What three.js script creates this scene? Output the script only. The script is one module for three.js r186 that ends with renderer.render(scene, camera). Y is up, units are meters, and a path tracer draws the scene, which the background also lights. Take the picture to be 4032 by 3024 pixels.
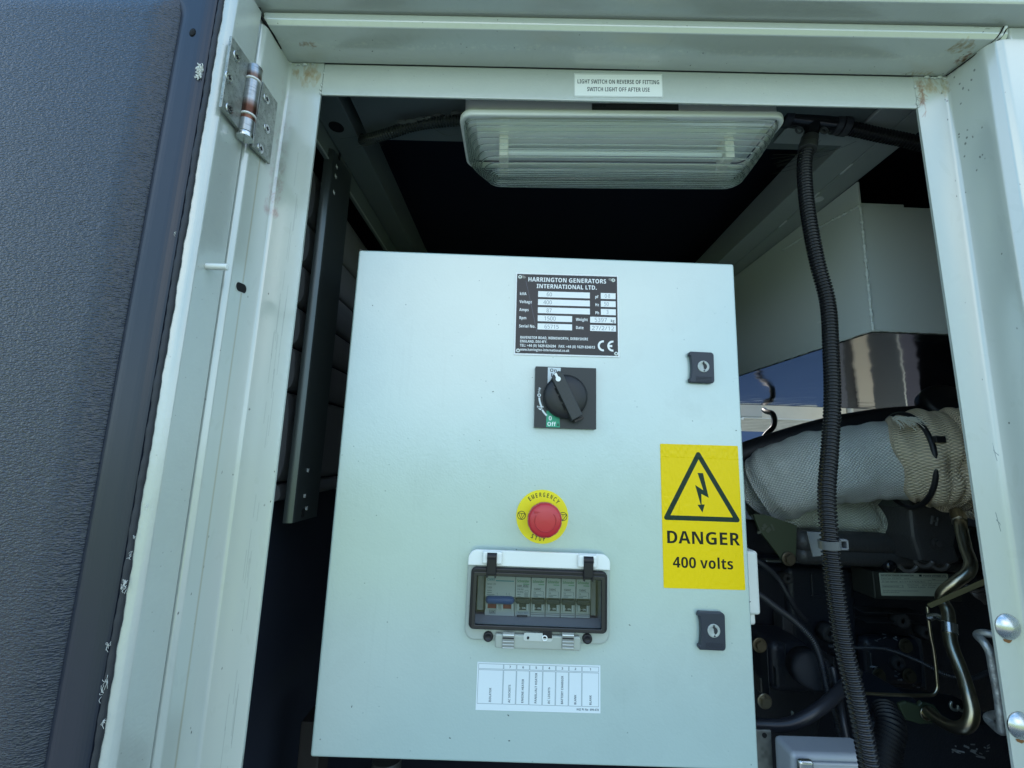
import * as THREE from 'three';
import { RoundedBoxGeometry } from 'three/addons/geometries/RoundedBoxGeometry.js';
import { mergeGeometries, toCreasedNormals } from 'three/addons/utils/BufferGeometryUtils.js';

// ---------------------------------------------------------------- camera, sky, sun, exposure
const scene = new THREE.Scene();
const camera = new THREE.PerspectiveCamera(2 * Math.atan(1512 / 1700) * 180 / Math.PI, 4 / 3, 0.01, 400);
camera.position.set(-0.04354, 0.04048, 0.54045);
camera.rotation.set(9.0876 * Math.PI / 180, -0.3341 * Math.PI / 180, 1.997 * Math.PI / 180, 'YXZ');
camera.updateMatrixWorld(true);
scene.add(camera);

// own periodic value noise, seeded
const hash = (x, y, s) => { let h = (x * 374761393 + y * 668265263 + s * 2147483629) | 0; h = Math.imul(h ^ (h >>> 13), 1274126177); return ((h ^ (h >>> 16)) >>> 0) / 4294967296; };
const sm = (t) => t * t * (3 - 2 * t);
function pn(x, y, px, py, s) {
  const xi = Math.floor(x), yi = Math.floor(y), fx = sm(x - xi), fy = sm(y - yi);
  const w = (a, p) => ((a % p) + p) % p;
  const a = hash(w(xi, px), w(yi, py), s), b = hash(w(xi + 1, px), w(yi, py), s), c = hash(w(xi, px), w(yi + 1, py), s), d = hash(w(xi + 1, px), w(yi + 1, py), s);
  return a + (b - a) * fx + (c - a) * fy + (a - b - c + d) * fx * fy;
}
let seed = 7;
const rnd = () => { seed = (seed * 1664525 + 1013904223) >>> 0; return seed / 4294967296; };
const clamp = (v, a, b) => Math.min(b, Math.max(a, v));
const mix = (a, b, t) => a + (b - a) * t;

{ // sky: clear blue with thin bright cloud, hazier and paler low down
  const w = 256, h = 128, d = new Float32Array(w * h * 4);
  for (let j = 0; j < h; j++) for (let i = 0; i < w; i++) {
    const el = (j + 0.5) / h * Math.PI - Math.PI / 2, t = clamp(Math.sin(Math.max(el, 0)), 0, 1), k = Math.pow(1 - t, 2.2);
    const n = pn(i / w * 8, el * 5 + 20, 8, 999, 3) * 0.6 + pn(i / w * 22, el * 12 + 50, 22, 999, 4) * 0.4;
    const cl = clamp((n - 0.42) * 3.2, 0, 1) * (0.35 + 0.65 * Math.min(1, t * 2.2)) * (1 - 0.5 * t) * 0.95 * (0.62 + 0.38 * Math.cos((i / w - 0.8) * Math.PI * 2));
    const c = [mix(0.13, 0.60, k), mix(0.38, 0.90, k), mix(0.80, 1.06, k)];
    for (let q = 0; q < 3; q++) d[(j * w + i) * 4 + q] = mix(c[q], [1.55, 1.58, 1.52][q], cl);
    d[(j * w + i) * 4 + 3] = 1;
  }
  const t = new THREE.DataTexture(d, w, h, THREE.RGBAFormat, THREE.FloatType);
  t.mapping = THREE.EquirectangularReflectionMapping; t.magFilter = THREE.LinearFilter; t.needsUpdate = true;
  scene.background = t; scene.environment = t;
}
const sun = new THREE.DirectionalLight(new THREE.Color(1, 0.95, 0.86), 4);
sun.position.set(-2.2, 4.6, -4.8); sun.castShadow = true; sun.shadow.radius = 1; sun.shadow.mapSize.set(2048, 2048);
Object.assign(sun.shadow.camera, { left: -4, right: 4, top: 4, bottom: -4, near: 0.1, far: 20 });
scene.add(sun, sun.target);
const EXPOSURE = 2.0;

// ---------------------------------------------------------------- helpers
const S = 4032 / 2212, R3 = new THREE.Matrix4().makeRotationFromEuler(camera.rotation), C = camera.position;
const ray = (u, v) => new THREE.Vector3(u * S - 2016, -(v * S - 1512), -1700).applyMatrix4(R3);
const P = (u, v, z) => { const d = ray(u, v); return C.clone().addScaledVector(d, (z - C.z) / d.z); };     // where the line of sight meets the plane at depth z
const Py = (u, v, y) => { const d = ray(u, v); return C.clone().addScaledVector(d, (y - C.y) / d.y); };
const Px = (u, v, x) => { const d = ray(u, v); return C.clone().addScaledVector(d, (x - C.x) / d.x); };
const YAW = -1.2 * Math.PI / 180, YI = new THREE.Matrix4().makeRotationY(-YAW);
const F = (u, v, z) => { const d = ray(u, v).applyMatrix4(YI), c = C.clone().applyMatrix4(YI); return c.addScaledVector(d, (z - c.z) / d.z); };   // same in the canopy's own axes
const V = (x, y, z) => new THREE.Vector3(x, y, z);

const used = {};
function numbered(n) { used[n] = (used[n] ?? -1) + 1; return used[n] ? n + '_' + String(used[n]).padStart(3, '0') : n; }
function thing(name, label, category, pos = [0, 0, 0], group) {
  const o = new THREE.Group(); o.name = numbered(name); o.position.set(...pos); scene.add(o);
  o.userData = { label, category }; if (group) o.userData.group = group;
  return o;
}
function part(name, geo, mat, parent, label) {
  const m = new THREE.Mesh(geo, mat); m.name = name; m.castShadow = m.receiveShadow = true; parent.add(m);
  if (label) m.userData.label = label;
  return m;
}
function tag(m, label, category, group) { m.name = numbered(m.name); m.userData = { label, category }; if (group) m.userData.group = group; return m; }
function struct(name, geo, mat) { const m = part(name, geo, mat, scene); m.userData.kind = 'structure'; return m; }
const T = (g, x = 0, y = 0, z = 0, rx = 0, ry = 0, rz = 0) => { if (rx) g.rotateX(rx); if (ry) g.rotateY(ry); if (rz) g.rotateZ(rz); g.translate(x, y, z); return g; };
function uvm(g, s = 1) { // uv in metres by the main direction of each face
  if (g.index) g = g.toNonIndexed();
  const p = g.attributes.position, n = g.attributes.normal, uv = new Float32Array(p.count * 2), a = V(0, 0, 0), b = V(0, 0, 0), c = V(0, 0, 0);
  for (let i = 0; i < p.count; i += 3) {
    a.fromBufferAttribute(p, i); b.fromBufferAttribute(p, i + 1).sub(a); c.fromBufferAttribute(p, i + 2).sub(a); b.cross(c);
    const ax = Math.abs(b.x), ay = Math.abs(b.y), az = Math.abs(b.z);
    for (let k = 0; k < 3; k++) {
      const x = p.getX(i + k), y = p.getY(i + k), z = p.getZ(i + k);
      const q = az >= ax && az >= ay ? [x, y] : ax >= ay ? [z, y] : [x, z];
      uv[(i + k) * 2] = q[0] * s; uv[(i + k) * 2 + 1] = q[1] * s;
    }
  }
  g.setAttribute('uv', new THREE.BufferAttribute(uv, 2));
  return g;
}
const box = (x0, x1, y0, y1, z0, z1, r = 0.002) => uvm(T(r ? new RoundedBoxGeometry(x1 - x0, y1 - y0, z1 - z0, 2, Math.min(r, (x1 - x0) / 2.1, (y1 - y0) / 2.1, (z1 - z0) / 2.1)) : new THREE.BoxGeometry(x1 - x0, y1 - y0, z1 - z0), (x0 + x1) / 2, (y0 + y1) / 2, (z0 + z1) / 2));
const join = (list) => mergeGeometries(list.map((g) => { g = g.index ? g.toNonIndexed() : g; for (const k of Object.keys(g.attributes)) if (!['position', 'normal', 'uv'].includes(k)) g.deleteAttribute(k); return g; }));
function lathe(pts, seg = 32) { return new THREE.LatheGeometry(pts.map(([r, y]) => new THREE.Vector2(r, y)), seg); }
const latheZ = (pts, seg) => lathe(pts, seg).rotateX(Math.PI / 2);   // axis along +z
function rrect(w, h, r, x = 0, y = 0) {
  const s = new THREE.Shape(), a = x - w / 2, b = y - h / 2, c = x + w / 2, d = y + h / 2;
  s.moveTo(a + r, b); s.lineTo(c - r, b); s.absarc(c - r, b + r, r, -Math.PI / 2, 0); s.lineTo(c, d - r); s.absarc(c - r, d - r, r, 0, Math.PI / 2);
  s.lineTo(a + r, d); s.absarc(a + r, d - r, r, Math.PI / 2, Math.PI); s.lineTo(a, b + r); s.absarc(a + r, b + r, r, Math.PI, Math.PI * 1.5);
  return s;
}
const extr = (shape, depth, bevel = 0, seg = 8) => new THREE.ExtrudeGeometry(shape, { depth: depth - 2 * bevel, bevelEnabled: bevel > 0, bevelSize: bevel, bevelThickness: bevel, bevelOffset: -bevel, bevelSegments: 3, curveSegments: seg }).translate(0, 0, bevel);
function card(w, h, t, r = 0.001) { // a thin plate whose uv runs 0..1 over its face
  const g = extr(rrect(w, h, r), t), p = g.attributes.position, uv = g.attributes.uv;
  for (let i = 0; i < p.count; i++) uv.setXY(i, clamp(p.getX(i) / w + 0.5, 0.004, 0.996), clamp(p.getY(i) / h + 0.5, 0.004, 0.996));
  return g;
}
function quad(cs, z) { // four pixel corners TL TR BR BL on the plane z: centre, size, tilt
  const [a, b, c, d] = cs.map(([u, v]) => P(u, v, z));
  const w = (a.distanceTo(b) + d.distanceTo(c)) / 2, h = (a.distanceTo(d) + b.distanceTo(c)) / 2;
  const m = a.clone().add(b).add(c).add(d).multiplyScalar(0.25), e = b.clone().sub(a).add(c).sub(d);
  return { x: m.x, y: m.y, w, h, a: Math.atan2(e.y, e.x) };
}
function sweep(pts, rad, n, seg = 16, closed = true) { // a round bar along a smooth path; rad(t, s) is its radius
  const cv = new THREE.CatmullRomCurve3(pts, false, 'centripetal'), L = cv.getLength(), fr = cv.computeFrenetFrames(n, false), pos = [], uv = [], idx = [];
  for (let i = 0; i <= n; i++) {
    const t = i / n, c = cv.getPointAt(t), r = rad(t, t * L, i);
    for (let j = 0; j <= seg; j++) {
      const a = j / seg * Math.PI * 2, N = fr.normals[i], B = fr.binormals[i], ca = Math.cos(a) * r, sa = Math.sin(a) * r;
      pos.push(c.x + N.x * ca + B.x * sa, c.y + N.y * ca + B.y * sa, c.z + N.z * ca + B.z * sa);
      uv.push(t * L, j / seg * Math.PI * 2 * (typeof rad(0.5, L / 2, 0) === 'number' ? rad(0.5, L / 2, 0) : 0.01));
    }
  }
  const w = seg + 1;
  for (let i = 0; i < n; i++) for (let j = 0; j < seg; j++) { const a = i * w + j; idx.push(a, a + 1, a + w, a + 1, a + w + 1, a + w); }
  if (closed) for (const [row, flip] of [[0, 0], [n, 1]]) {
    const c = cv.getPointAt(row / n), k = pos.length / 3; pos.push(c.x, c.y, c.z); uv.push(0, 0);
    for (let j = 0; j < seg; j++) { const a = row * w + j; if (flip) idx.push(a, a + 1, k); else idx.push(a + 1, a, k); }
  }
  const g = new THREE.BufferGeometry();
  g.setAttribute('position', new THREE.Float32BufferAttribute(pos, 3)); g.setAttribute('uv', new THREE.Float32BufferAttribute(uv, 2)); g.setIndex(idx);
  g.computeVertexNormals();
  return g;
}
const rod = (pts, r, n = 60, seg = 14) => sweep(pts, () => r, n, seg);
function corrugated(pts, r, pitch, deep = 0.0019, seg = 22) { // ridged conduit: a flat crest and a groove per pitch
  const L = new THREE.CatmullRomCurve3(pts, false, 'centripetal').getLength(), k = Math.round(L / pitch), n = k * 6;
  return sweep(pts, (t, s, i) => r - [0, 0, 0.15, 0.9, 1, 0.9][i % 6] * deep, n, seg);
}
function sheet(poly, t, axis, l0, l1, uvUnit = false) { // folded sheet metal: poly = [a, b, fillet radius] along the section, extruded from l0 to l1
  const pts = [];
  poly.forEach(([a, b, r], i) => {
    if (!r) return pts.push([a, b]);
    const p = poly[i - 1], q = poly[i + 1], d1 = Math.hypot(p[0] - a, p[1] - b), d2 = Math.hypot(q[0] - a, q[1] - b);
    const A = [a + (p[0] - a) / d1 * r, b + (p[1] - b) / d1 * r], B = [a + (q[0] - a) / d2 * r, b + (q[1] - b) / d2 * r];
    for (let k = 0; k <= 8; k++) { const s = k / 8; pts.push([(1 - s) ** 2 * A[0] + 2 * s * (1 - s) * a + s * s * B[0], (1 - s) ** 2 * A[1] + 2 * s * (1 - s) * b + s * s * B[1]]); }
  });
  const nn = pts.map((p, i) => { const a = pts[Math.max(0, i - 1)], b = pts[Math.min(pts.length - 1, i + 1)], l = Math.hypot(b[0] - a[0], b[1] - a[1]); return [-(b[1] - a[1]) / l, (b[0] - a[0]) / l]; });
  const back = pts.map((p, i) => [p[0] + nn[i][0] * t, p[1] + nn[i][1] * t]);
  const loop = [...pts, ...back.reverse()], len = [0]; for (let i = 1; i < loop.length; i++) len.push(len[i - 1] + Math.hypot(loop[i][0] - loop[i - 1][0], loop[i][1] - loop[i - 1][1]));
  const Lf = len[pts.length - 1];
  const pos = [], uv = [], put = (q, l, s) => { pos.push(...(axis === 'y' ? [q[0], l, q[1]] : [l, q[0], q[1]])); uv.push(...(uvUnit ? [(l - l0) / (l1 - l0), Math.min(1, s / Lf)] : [l, s])); };
  for (let i = 0; i < loop.length; i++) {
    const j = (i + 1) % loop.length, s0 = len[i], s1 = j ? len[j] : len[i] + t;
    put(loop[i], l0, s0); put(loop[j], l0, s1); put(loop[j], l1, s1); put(loop[i], l0, s0); put(loop[j], l1, s1); put(loop[i], l1, s0);
  }
  const m = pts.length;
  for (let i = 0; i < m - 1; i++) for (const l of [l0, l1]) { const a = loop[i], b = loop[i + 1], c = loop[2 * m - 2 - i], d = loop[2 * m - 1 - i]; for (const q of [a, b, c, a, c, d]) put(q, l, 0); }
  const g = new THREE.BufferGeometry();
  g.setAttribute('position', new THREE.Float32BufferAttribute(pos, 3)); g.setAttribute('uv', new THREE.Float32BufferAttribute(uv, 2));
  g.computeVertexNormals();
  return toCreasedNormals(g, 0.7);
}
const bolt = (r, h) => join([latheZ([[0, 0], [r * 1.45, 0], [r * 1.45, h * 0.25], [r * 1.2, h * 0.3], [0, h * 0.3]], 20), T(new THREE.CylinderGeometry(r, r, h, 6), 0, 0, h / 2, Math.PI / 2)].map((g) => g));

// ---------------------------------------------------------------- textures and materials
function dataTex(n, fn, rep = 1, srgb = false) {
  const d = new Uint8Array(n * n * 4);
  for (let j = 0; j < n; j++) for (let i = 0; i < n; i++) { const c = fn(i / n, j / n); const k = (j * n + i) * 4; for (let q = 0; q < 3; q++) d[k + q] = clamp(Array.isArray(c) ? c[q] : c, 0, 1) * 255; d[k + 3] = 255; }
  const t = new THREE.DataTexture(d, n, n, THREE.RGBAFormat); t.wrapS = t.wrapT = THREE.RepeatWrapping; t.magFilter = THREE.LinearFilter; t.minFilter = THREE.LinearMipmapLinearFilter; t.generateMipmaps = true;
  t.repeat.set(rep, rep); if (srgb) t.colorSpace = THREE.SRGBColorSpace; t.needsUpdate = true; return t;
}
function canvasTex(w, h, draw) {
  const c = document.createElement('canvas'); c.width = w; c.height = h; const g = c.getContext('2d'); draw(g, w, h);
  const t = new THREE.CanvasTexture(c); t.colorSpace = THREE.SRGBColorSpace; t.anisotropy = 8; return t;
}
const peel = dataTex(512, (u, v) => 0.6 * pn(u * 90, v * 90, 90, 90, 11) + 0.4 * pn(u * 45, v * 45, 45, 45, 12), 1 / 0.15);   // orange peel of powder paint
const grime = dataTex(512, (u, v) => { // slight mottling and small dark specks
  const a = pn(u * 5, v * 5, 5, 5, 21) * 0.5 + pn(u * 23, v * 23, 23, 23, 22) * 0.3 + pn(u * 120, v * 120, 120, 120, 23) * 0.2, s = hash(Math.floor(u * 512), Math.floor(v * 512), 77);
  const k = (0.9 + 0.1 * a) * (s > 0.9996 ? 0.55 : 1); return [k, k, k * 0.995];
}, 1 / 0.4);
const rough = dataTex(256, (u, v) => 0.75 + 0.25 * pn(u * 12, v * 12, 12, 12, 31), 1 / 0.2);
const col = (r, g, b) => new THREE.Color().setRGB(r, g, b);
const std = (c, r, m = 0, o = {}) => new THREE.MeshStandardMaterial({ color: col(...c), roughness: r, metalness: m, ...o });
const phys = (c, r, o = {}) => new THREE.MeshPhysicalMaterial({ color: col(...c), roughness: r, ...o });
const PAINT = [0.47, 0.505, 0.465];
const M = {
  paint: phys(PAINT, 0.24, { ior: 2.1, clearcoat: 1, clearcoatRoughness: 0.14, map: grime, bumpMap: peel, bumpScale: 0.00012 }),
  cabinet: phys([0.42, 0.54, 0.51], 0.25, { ior: 2.25, clearcoat: 1, clearcoatRoughness: 0.2, bumpMap: peel, bumpScale: 0.00008, map: grime }),
  inner: std([0.42, 0.46, 0.42], 0.5, 0, { map: grime }),
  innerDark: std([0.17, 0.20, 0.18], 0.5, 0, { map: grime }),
  tank: phys([0.74, 0.77, 0.73], 0.4, 0, { map: grime, bumpMap: peel, bumpScale: 0.0001 }),
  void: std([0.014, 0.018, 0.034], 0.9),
  black: std([0.012, 0.012, 0.014], 0.45),
  rubber: std([0.02, 0.022, 0.028], 0.6),
  navy: std([0.013, 0.017, 0.030], 0.33),
  conduit: std([0.012, 0.012, 0.014], 0.2),
  white: std([0.80, 0.82, 0.78], 0.32),
  galv: std([0.36, 0.38, 0.38], 0.42, 0.9, { map: dataTex(256, (u, v) => { const a = 0.55 + 0.45 * pn(u * 20, v * 20, 20, 20, 41); return [a, a, a]; }, 1 / 0.08), roughnessMap: rough }),
  zinc: std([0.55, 0.56, 0.55], 0.3, 1, { roughnessMap: rough }),
  brass: std([0.46, 0.41, 0.30], 0.28, 1),
  olive: std([0.05, 0.065, 0.035], 0.6),
  engine: std([0.02, 0.022, 0.029], 0.4, 0, { bumpMap: peel, bumpScale: 0.0004 }),
  casting: std([0.055, 0.054, 0.054], 0.45, 0, { bumpMap: peel, bumpScale: 0.0005 }),
  gap: std([0.004, 0.004, 0.005], 0.9),
};

// ---------------------------------------------------------------- the canopy: folded steel frame round the doorway, roof, walls
const noiseInk = (g, w, h, n, s, dark) => { for (let i = 0; i < n; i++) { g.fillStyle = `rgba(${dark},${(0.02 + 0.05 * rnd()) * s})`; const r = 1 + rnd() * 5; g.beginPath(); g.ellipse(rnd() * w, rnd() * h, r * (1 + 3 * rnd()), r, rnd() * 3, 0, 7); g.fill(); } };
const speck = (g, w, h, n) => { for (let i = 0; i < n; i++) { g.fillStyle = `rgba(28,30,28,${0.25 + 0.6 * rnd()})`; const r = 0.5 + rnd() * 1.1; g.beginPath(); g.ellipse(rnd() * w, rnd() * h, r * (1 + rnd()), r, rnd() * 3, 0, 7); g.fill(); } };
function rust(g, x, y, rx, ry, a = 0.5, c = '120,78,38') { for (let i = 0; i < 40; i++) { const q = rnd() * 6.28, k = Math.pow(rnd(), 0.7); g.fillStyle = `rgba(${c},${a * 0.26})`; g.beginPath(); g.ellipse(x + Math.cos(q) * rx * k, y + Math.sin(q) * ry * k, rx * 0.22 * (0.5 + rnd()), ry * 0.22 * (0.5 + rnd()), rnd() * 3, 0, 7); g.fill(); } }
const PB = '#c8cec6';
function paintedTex(w, h, more) {
  return canvasTex(w, h, (g) => { g.fillStyle = PB; g.fillRect(0, 0, w, h); noiseInk(g, w, h, 500, 0.5, '90,95,70'); noiseInk(g, w, h, 250, 0.5, '235,240,230'); more(g, w, h); });
}
const paintedMat = (tex) => phys([0.80, 0.81, 0.80], 0.24, { ior: 2.1, clearcoat: 1, clearcoatRoughness: 0.14, map: tex });
const canopy = thing('generator_canopy', 'pale grey green steel canopy whose folded frame surrounds the open doorway', 'generator canopy');
canopy.rotation.y = YAW;
const ZF = 0.085, YO = 0.4588, YC = 0.502;
// header: downward soffit with rounded front lip (u runs along, v from the crease to the front)
const HX0 = -0.329, HX1 = 0.487;
part('header_soffit', sheet([[YC + 0.0002, ZF + 0.0006], [YC, 0.1335, 0.011], [0.5165, 0.1335], [0.5172, 0.10]], -0.0022, 'x', HX0, HX1, true), paintedMat(paintedTex(2048, 256, (g, w, h) => {
  const X = (m) => (m - HX0) / (HX1 - HX0) * w;
  speck(g, w, h, 60);
  for (let i = 0; i < 900; i++) { const x = rnd() * w, y = h - (78 - rnd() * 22 + Math.sin(x / 37) * 3); g.fillStyle = `rgba(238,240,220,${0.05 + 0.12 * rnd()})`; g.fillRect(x, y - 6, 2 + rnd() * 9, 2 + rnd() * 7); }
  rust(g, X(0.462), h - 70, 12, 24, 0.9, '96,52,22'); rust(g, X(0.447), h - 105, 34, 20, 0.7, '128,98,52'); rust(g, X(0.43), h - 8, 50, 9, 0.6, '150,130,90');
  rust(g, X(-0.29), h - 66, 26, 10, 0.6); rust(g, X(-0.30), 18, 40, 10, 0.6, '150,120,80');
  g.fillStyle = 'rgba(60,65,58,.35)'; for (let i = 0; i < 60; i++) g.fillRect(X(0.445) + rnd() * 60, h * (0.1 + 0.3 * rnd()), 14 * rnd(), 1.5);
})), canopy, 'shaded underside of the header with rounded front lip');
part('header_flange', box(-0.2816, 0.4284, YO, YC - 0.0005, ZF - 0.003, ZF, 0.0012), M.paint, canopy);
// jambs; the cut edge of the right one leans out a little towards the bottom
const taper = (g) => { const p = g.attributes.position; for (let i = 0; i < p.count; i++) if (p.getX(i) < 0.434) p.setX(i, p.getX(i) + (YO - p.getY(i)) * 0.0152); g.computeVertexNormals(); return toCreasedNormals(g, 0.7); };
const jambL = paintedMat(paintedTex(2048, 512, (g, w, h) => { // u = height from -0.95 to 0.502, v = 0 at the opening edge
  const Y = (m) => (m + 0.95) / 1.452 * w; speck(g, w, h, 70);
  const vy = (k) => h - k * h; // v up
  for (let i = 0; i < 130; i++) { const y = Y(0.30 + 0.2 * rnd() * rnd()); rust(g, y, vy(0.17 + 0.1 * rnd()), 7, 9, 0.07, '96,88,66'); }
  rust(g, Y(0.487), vy(0.1), 22, 46, 0.55, '150,110,66'); rust(g, Y(0.36), vy(0.2), 40, 14, 0.15, '96,88,66');
  g.fillStyle = 'rgba(120,98,50,.16)'; g.fillRect(0, vy(0.365), Y(0.36), 4); g.fillStyle = 'rgba(120,98,50,.10)'; g.fillRect(0, vy(0.37), Y(0.36), 9);
  g.fillStyle = 'rgba(80,90,84,.18)'; for (let i = 0; i < 40; i++) g.fillRect(Y(-0.4 + 0.75 * rnd()), vy(0.06 + 0.05 * rnd()), 24 + 50 * rnd(), 1.6);
}));
const jambR = paintedMat(paintedTex(2048, 512, (g, w, h) => {
  const Y = (m) => (m + 0.95) / 1.452 * w, vy = (k) => h - k * h; speck(g, w, h, 90);
  rust(g, Y(0.475), vy(0.03), 34, 7, 0.9, '120,60,30'); rust(g, Y(0.49), vy(0.07), 14, 36, 0.6, '150,120,80'); rust(g, Y(0.488), vy(0.15), 18, 10, 0.5, '150,120,80');
  g.fillStyle = 'rgba(40,44,44,.5)'; for (let i = 0; i < 26; i++) { const x = Y(0.495 - 0.16 * rnd()), y = vy(0.12 + 0.16 * rnd()); g.beginPath(); g.ellipse(x, y, 1 + 1.3 * rnd(), 1 + 1.5 * rnd(), rnd() * 3, 0, 7); g.fill(); }
  g.strokeStyle = 'rgba(40,60,70,.6)'; g.lineWidth = 1.3; for (const [m, k] of [[-0.02, 0.09], [0.05, 0.15], [-0.03, 0.3], [-0.12, 0.08]]) { g.beginPath(); g.moveTo(Y(m), vy(k)); g.lineTo(Y(m) + 26, vy(k) + 5); g.moveTo(Y(m) + 8, vy(k) - 4); g.lineTo(Y(m) + 16, vy(k) + 6); g.stroke(); }
}));
part('door_jamb', sheet([[-0.2816, ZF], [-0.3245, ZF, 0.0045], [-0.3255, 0.1358, 0.014], [-0.43, 0.1358]], 0.0026, 'y', -0.95, YC, true), jambL, canopy, 'left jamb of the doorway beside the hinged door');
part('door_jamb', taper(sheet([[0.4284, ZF], [0.4655, ZF, 0.0045], [0.4705, 0.1335, 0.016], [0.62, 0.1335]], -0.0026, 'y', -0.95, YC - 0.0004, true)), jambR, canopy, 'right jamb of the doorway with dome headed bolts');
part('jamb_return', box(-0.43, -0.345, YC - 0.02, 0.5185, 0.10, 0.1354, 0.003), M.paint, canopy);
part('jamb_return', box(0.4885, 0.62, YC - 0.02, 0.5183, 0.10, 0.1331, 0.003), M.paint, canopy);
// weld and sealant runs in the two upper corners
{ const a = V(0.4665, YC - 0.001, ZF + 0.002), b = V(0.4715, YC - 0.0012, 0.116), c = V(0.479, YC + 0.004, 0.131), d = V(0.484, 0.516, 0.1345);
  part('sealant_run', sweep([a, b, c, d], (t) => 0.0017 + 0.0006 * Math.sin(t * 40), 60, 8), M.paint, canopy);
  part('sealant_gap', sweep([a, b, c, d].map((p) => p.clone().add(V(-0.0024, -0.0003, 0.0004))), () => 0.0007, 40, 6), M.gap, canopy);
  part('sealant_gap', sweep([a, b, c, d].map((p) => p.clone().add(V(0.0016, -0.0008, 0.0006))), () => 0.0006, 40, 6), M.gap, canopy);
  part('sealant_run', sweep([V(-0.328, YC - 0.001, ZF + 0.003), V(-0.3275, YC - 0.0006, 0.115), V(-0.334, 0.508, 0.134), V(-0.337, 0.517, 0.1365)], (t) => 0.0018 + 0.0006 * Math.sin(t * 33), 50, 8), M.paint, canopy);
  part('sealant_gap', sweep([V(-0.3245, YC - 0.0006, 0.104), V(-0.325, YC + 0.0006, 0.125), V(-0.33, 0.508, 0.1355), V(-0.333, 0.517, 0.1375)], (t) => 0.0008 + 0.0012 * t, 40, 8), M.gap, canopy);
  const wd = []; for (let i = 0; i < 16; i++) { const s = new THREE.IcosahedronGeometry(0.0012 + 0.0016 * rnd(), 1); s.scale(1.4, 0.8, 0.7); const l = i % 2; wd.push(T(s, (l ? 0.45 : -0.31) + (rnd() - 0.5) * 0.034, YC - 0.001 - rnd() * 0.003, ZF + 0.0006)); }
  for (const sgn of [-0.2816, 0.4284]) for (let i = 0; i < 9; i++) wd.push(T(new THREE.IcosahedronGeometry(0.0008 + 0.0008 * rnd(), 1), sgn + (rnd() - 0.5) * 0.002, YO + 0.001 + 0.04 * rnd() * rnd(), ZF + 0.0002));
  part('weld_spatter', join(wd.map((g) => uvm(g))), M.paint, canopy); }
// drip rail above, roof, outer walls
part('roof_rail', sheet([[0.5194, 0.09], [0.5194, 0.1575, 0.007], [0.70, 0.1575]], -0.003, 'x', -1.5, 2.1), M.paint, canopy, 'folded roof edge rail above the header');
part('roof_panel', box(-1.5, 2.1, 0.70, 0.76, -1.35, 0.158, 0.004), M.paint, canopy);
part('outer_wall', box(-1.5, -0.431, -1.1, 0.5185, 0.09, 0.135, 0.002), M.paint, canopy);
part('outer_wall', box(0.621, 2.1, -1.1, 0.5185, 0.09, 0.1328, 0.002), M.paint, canopy);
part('sill_panel', box(-0.43, 0.62, -1.1, -0.951, 0.05, 0.135, 0.002), M.paint, canopy);
part('end_wall', box(-1.5, -1.45, -1.1, 0.70, -1.35, 0.0895, 0.002), M.paint, canopy);
part('end_wall', box(2.05, 2.1, -1.1, 0.70, -1.35, 0.0895, 0.002), M.paint, canopy);
part('canopy_floor', box(-1.449, 2.049, -1.1, -1.05, -1.35, 0.0495, 0.002), M.black, canopy);
// inside: roof strip, foam lining, beams
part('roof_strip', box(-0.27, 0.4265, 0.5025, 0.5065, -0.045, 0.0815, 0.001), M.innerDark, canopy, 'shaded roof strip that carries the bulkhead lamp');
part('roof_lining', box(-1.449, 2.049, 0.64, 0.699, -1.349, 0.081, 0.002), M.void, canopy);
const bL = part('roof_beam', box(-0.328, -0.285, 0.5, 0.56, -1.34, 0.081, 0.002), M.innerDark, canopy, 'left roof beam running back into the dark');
part('beam_hole', T(new THREE.CylinderGeometry(0.0105, 0.0105, 0.001, 28), -0.309, 0.4997, -0.017), M.gap, bL);
part('wall_rail', box(-0.334, -0.3285, 0.465, 0.56, -1.34, 0.06, 0.001), M.innerDark, canopy);
part('rail_lip', box(-0.3285, -0.3265, 0.465, 0.4675, -1.34, 0.05, 0.0008), M.inner, canopy);
part('roof_beam', box(0.4285, 0.4722, 0.5, 0.56, -1.34, 0.081, 0.002), M.inner, canopy, 'right roof beam next to the lamp');
part('roof_beam', box(0.4735, 0.5135, 0.5005, 0.56, -1.34, 0.081, 0.002), M.inner, canopy, 'right roof beam welded along the tank');
const bw = []; for (const z of [-0.09, -0.165, -0.255]) for (let i = 0; i < 5; i++) bw.push(uvm(T(new THREE.IcosahedronGeometry(0.0018 + 0.001 * rnd(), 1).scale(1, 0.6, 2), 0.4729, 0.4998, z + i * 0.0045)));
part('weld_bead', join(bw), M.tank, canopy);
part('beam_plug', T(new THREE.CylinderGeometry(0.008, 0.008, 0.002, 24), 0.485, 0.4998, -0.163), M.tank, canopy);
// slot in the left jamb
{ const p = Px(518, 617, -0.3252), s = extr(rrect(0.017, 0.0095, 0.0046), 0.0006).rotateY(Math.PI / 2).rotateX(0.12);
  const m = part('slot', T(s, -0.3255, p.y, 0.1145), M.gap, canopy);
  part('slot_rim', T(extr((() => { const r = rrect(0.0185, 0.011, 0.0052); r.holes.push(rrect(0.0168, 0.0094, 0.0046)); return r; })(), 0.0008).rotateY(Math.PI / 2).rotateX(0.12), -0.3255, p.y, 0.1145), M.paint, canopy); }
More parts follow.
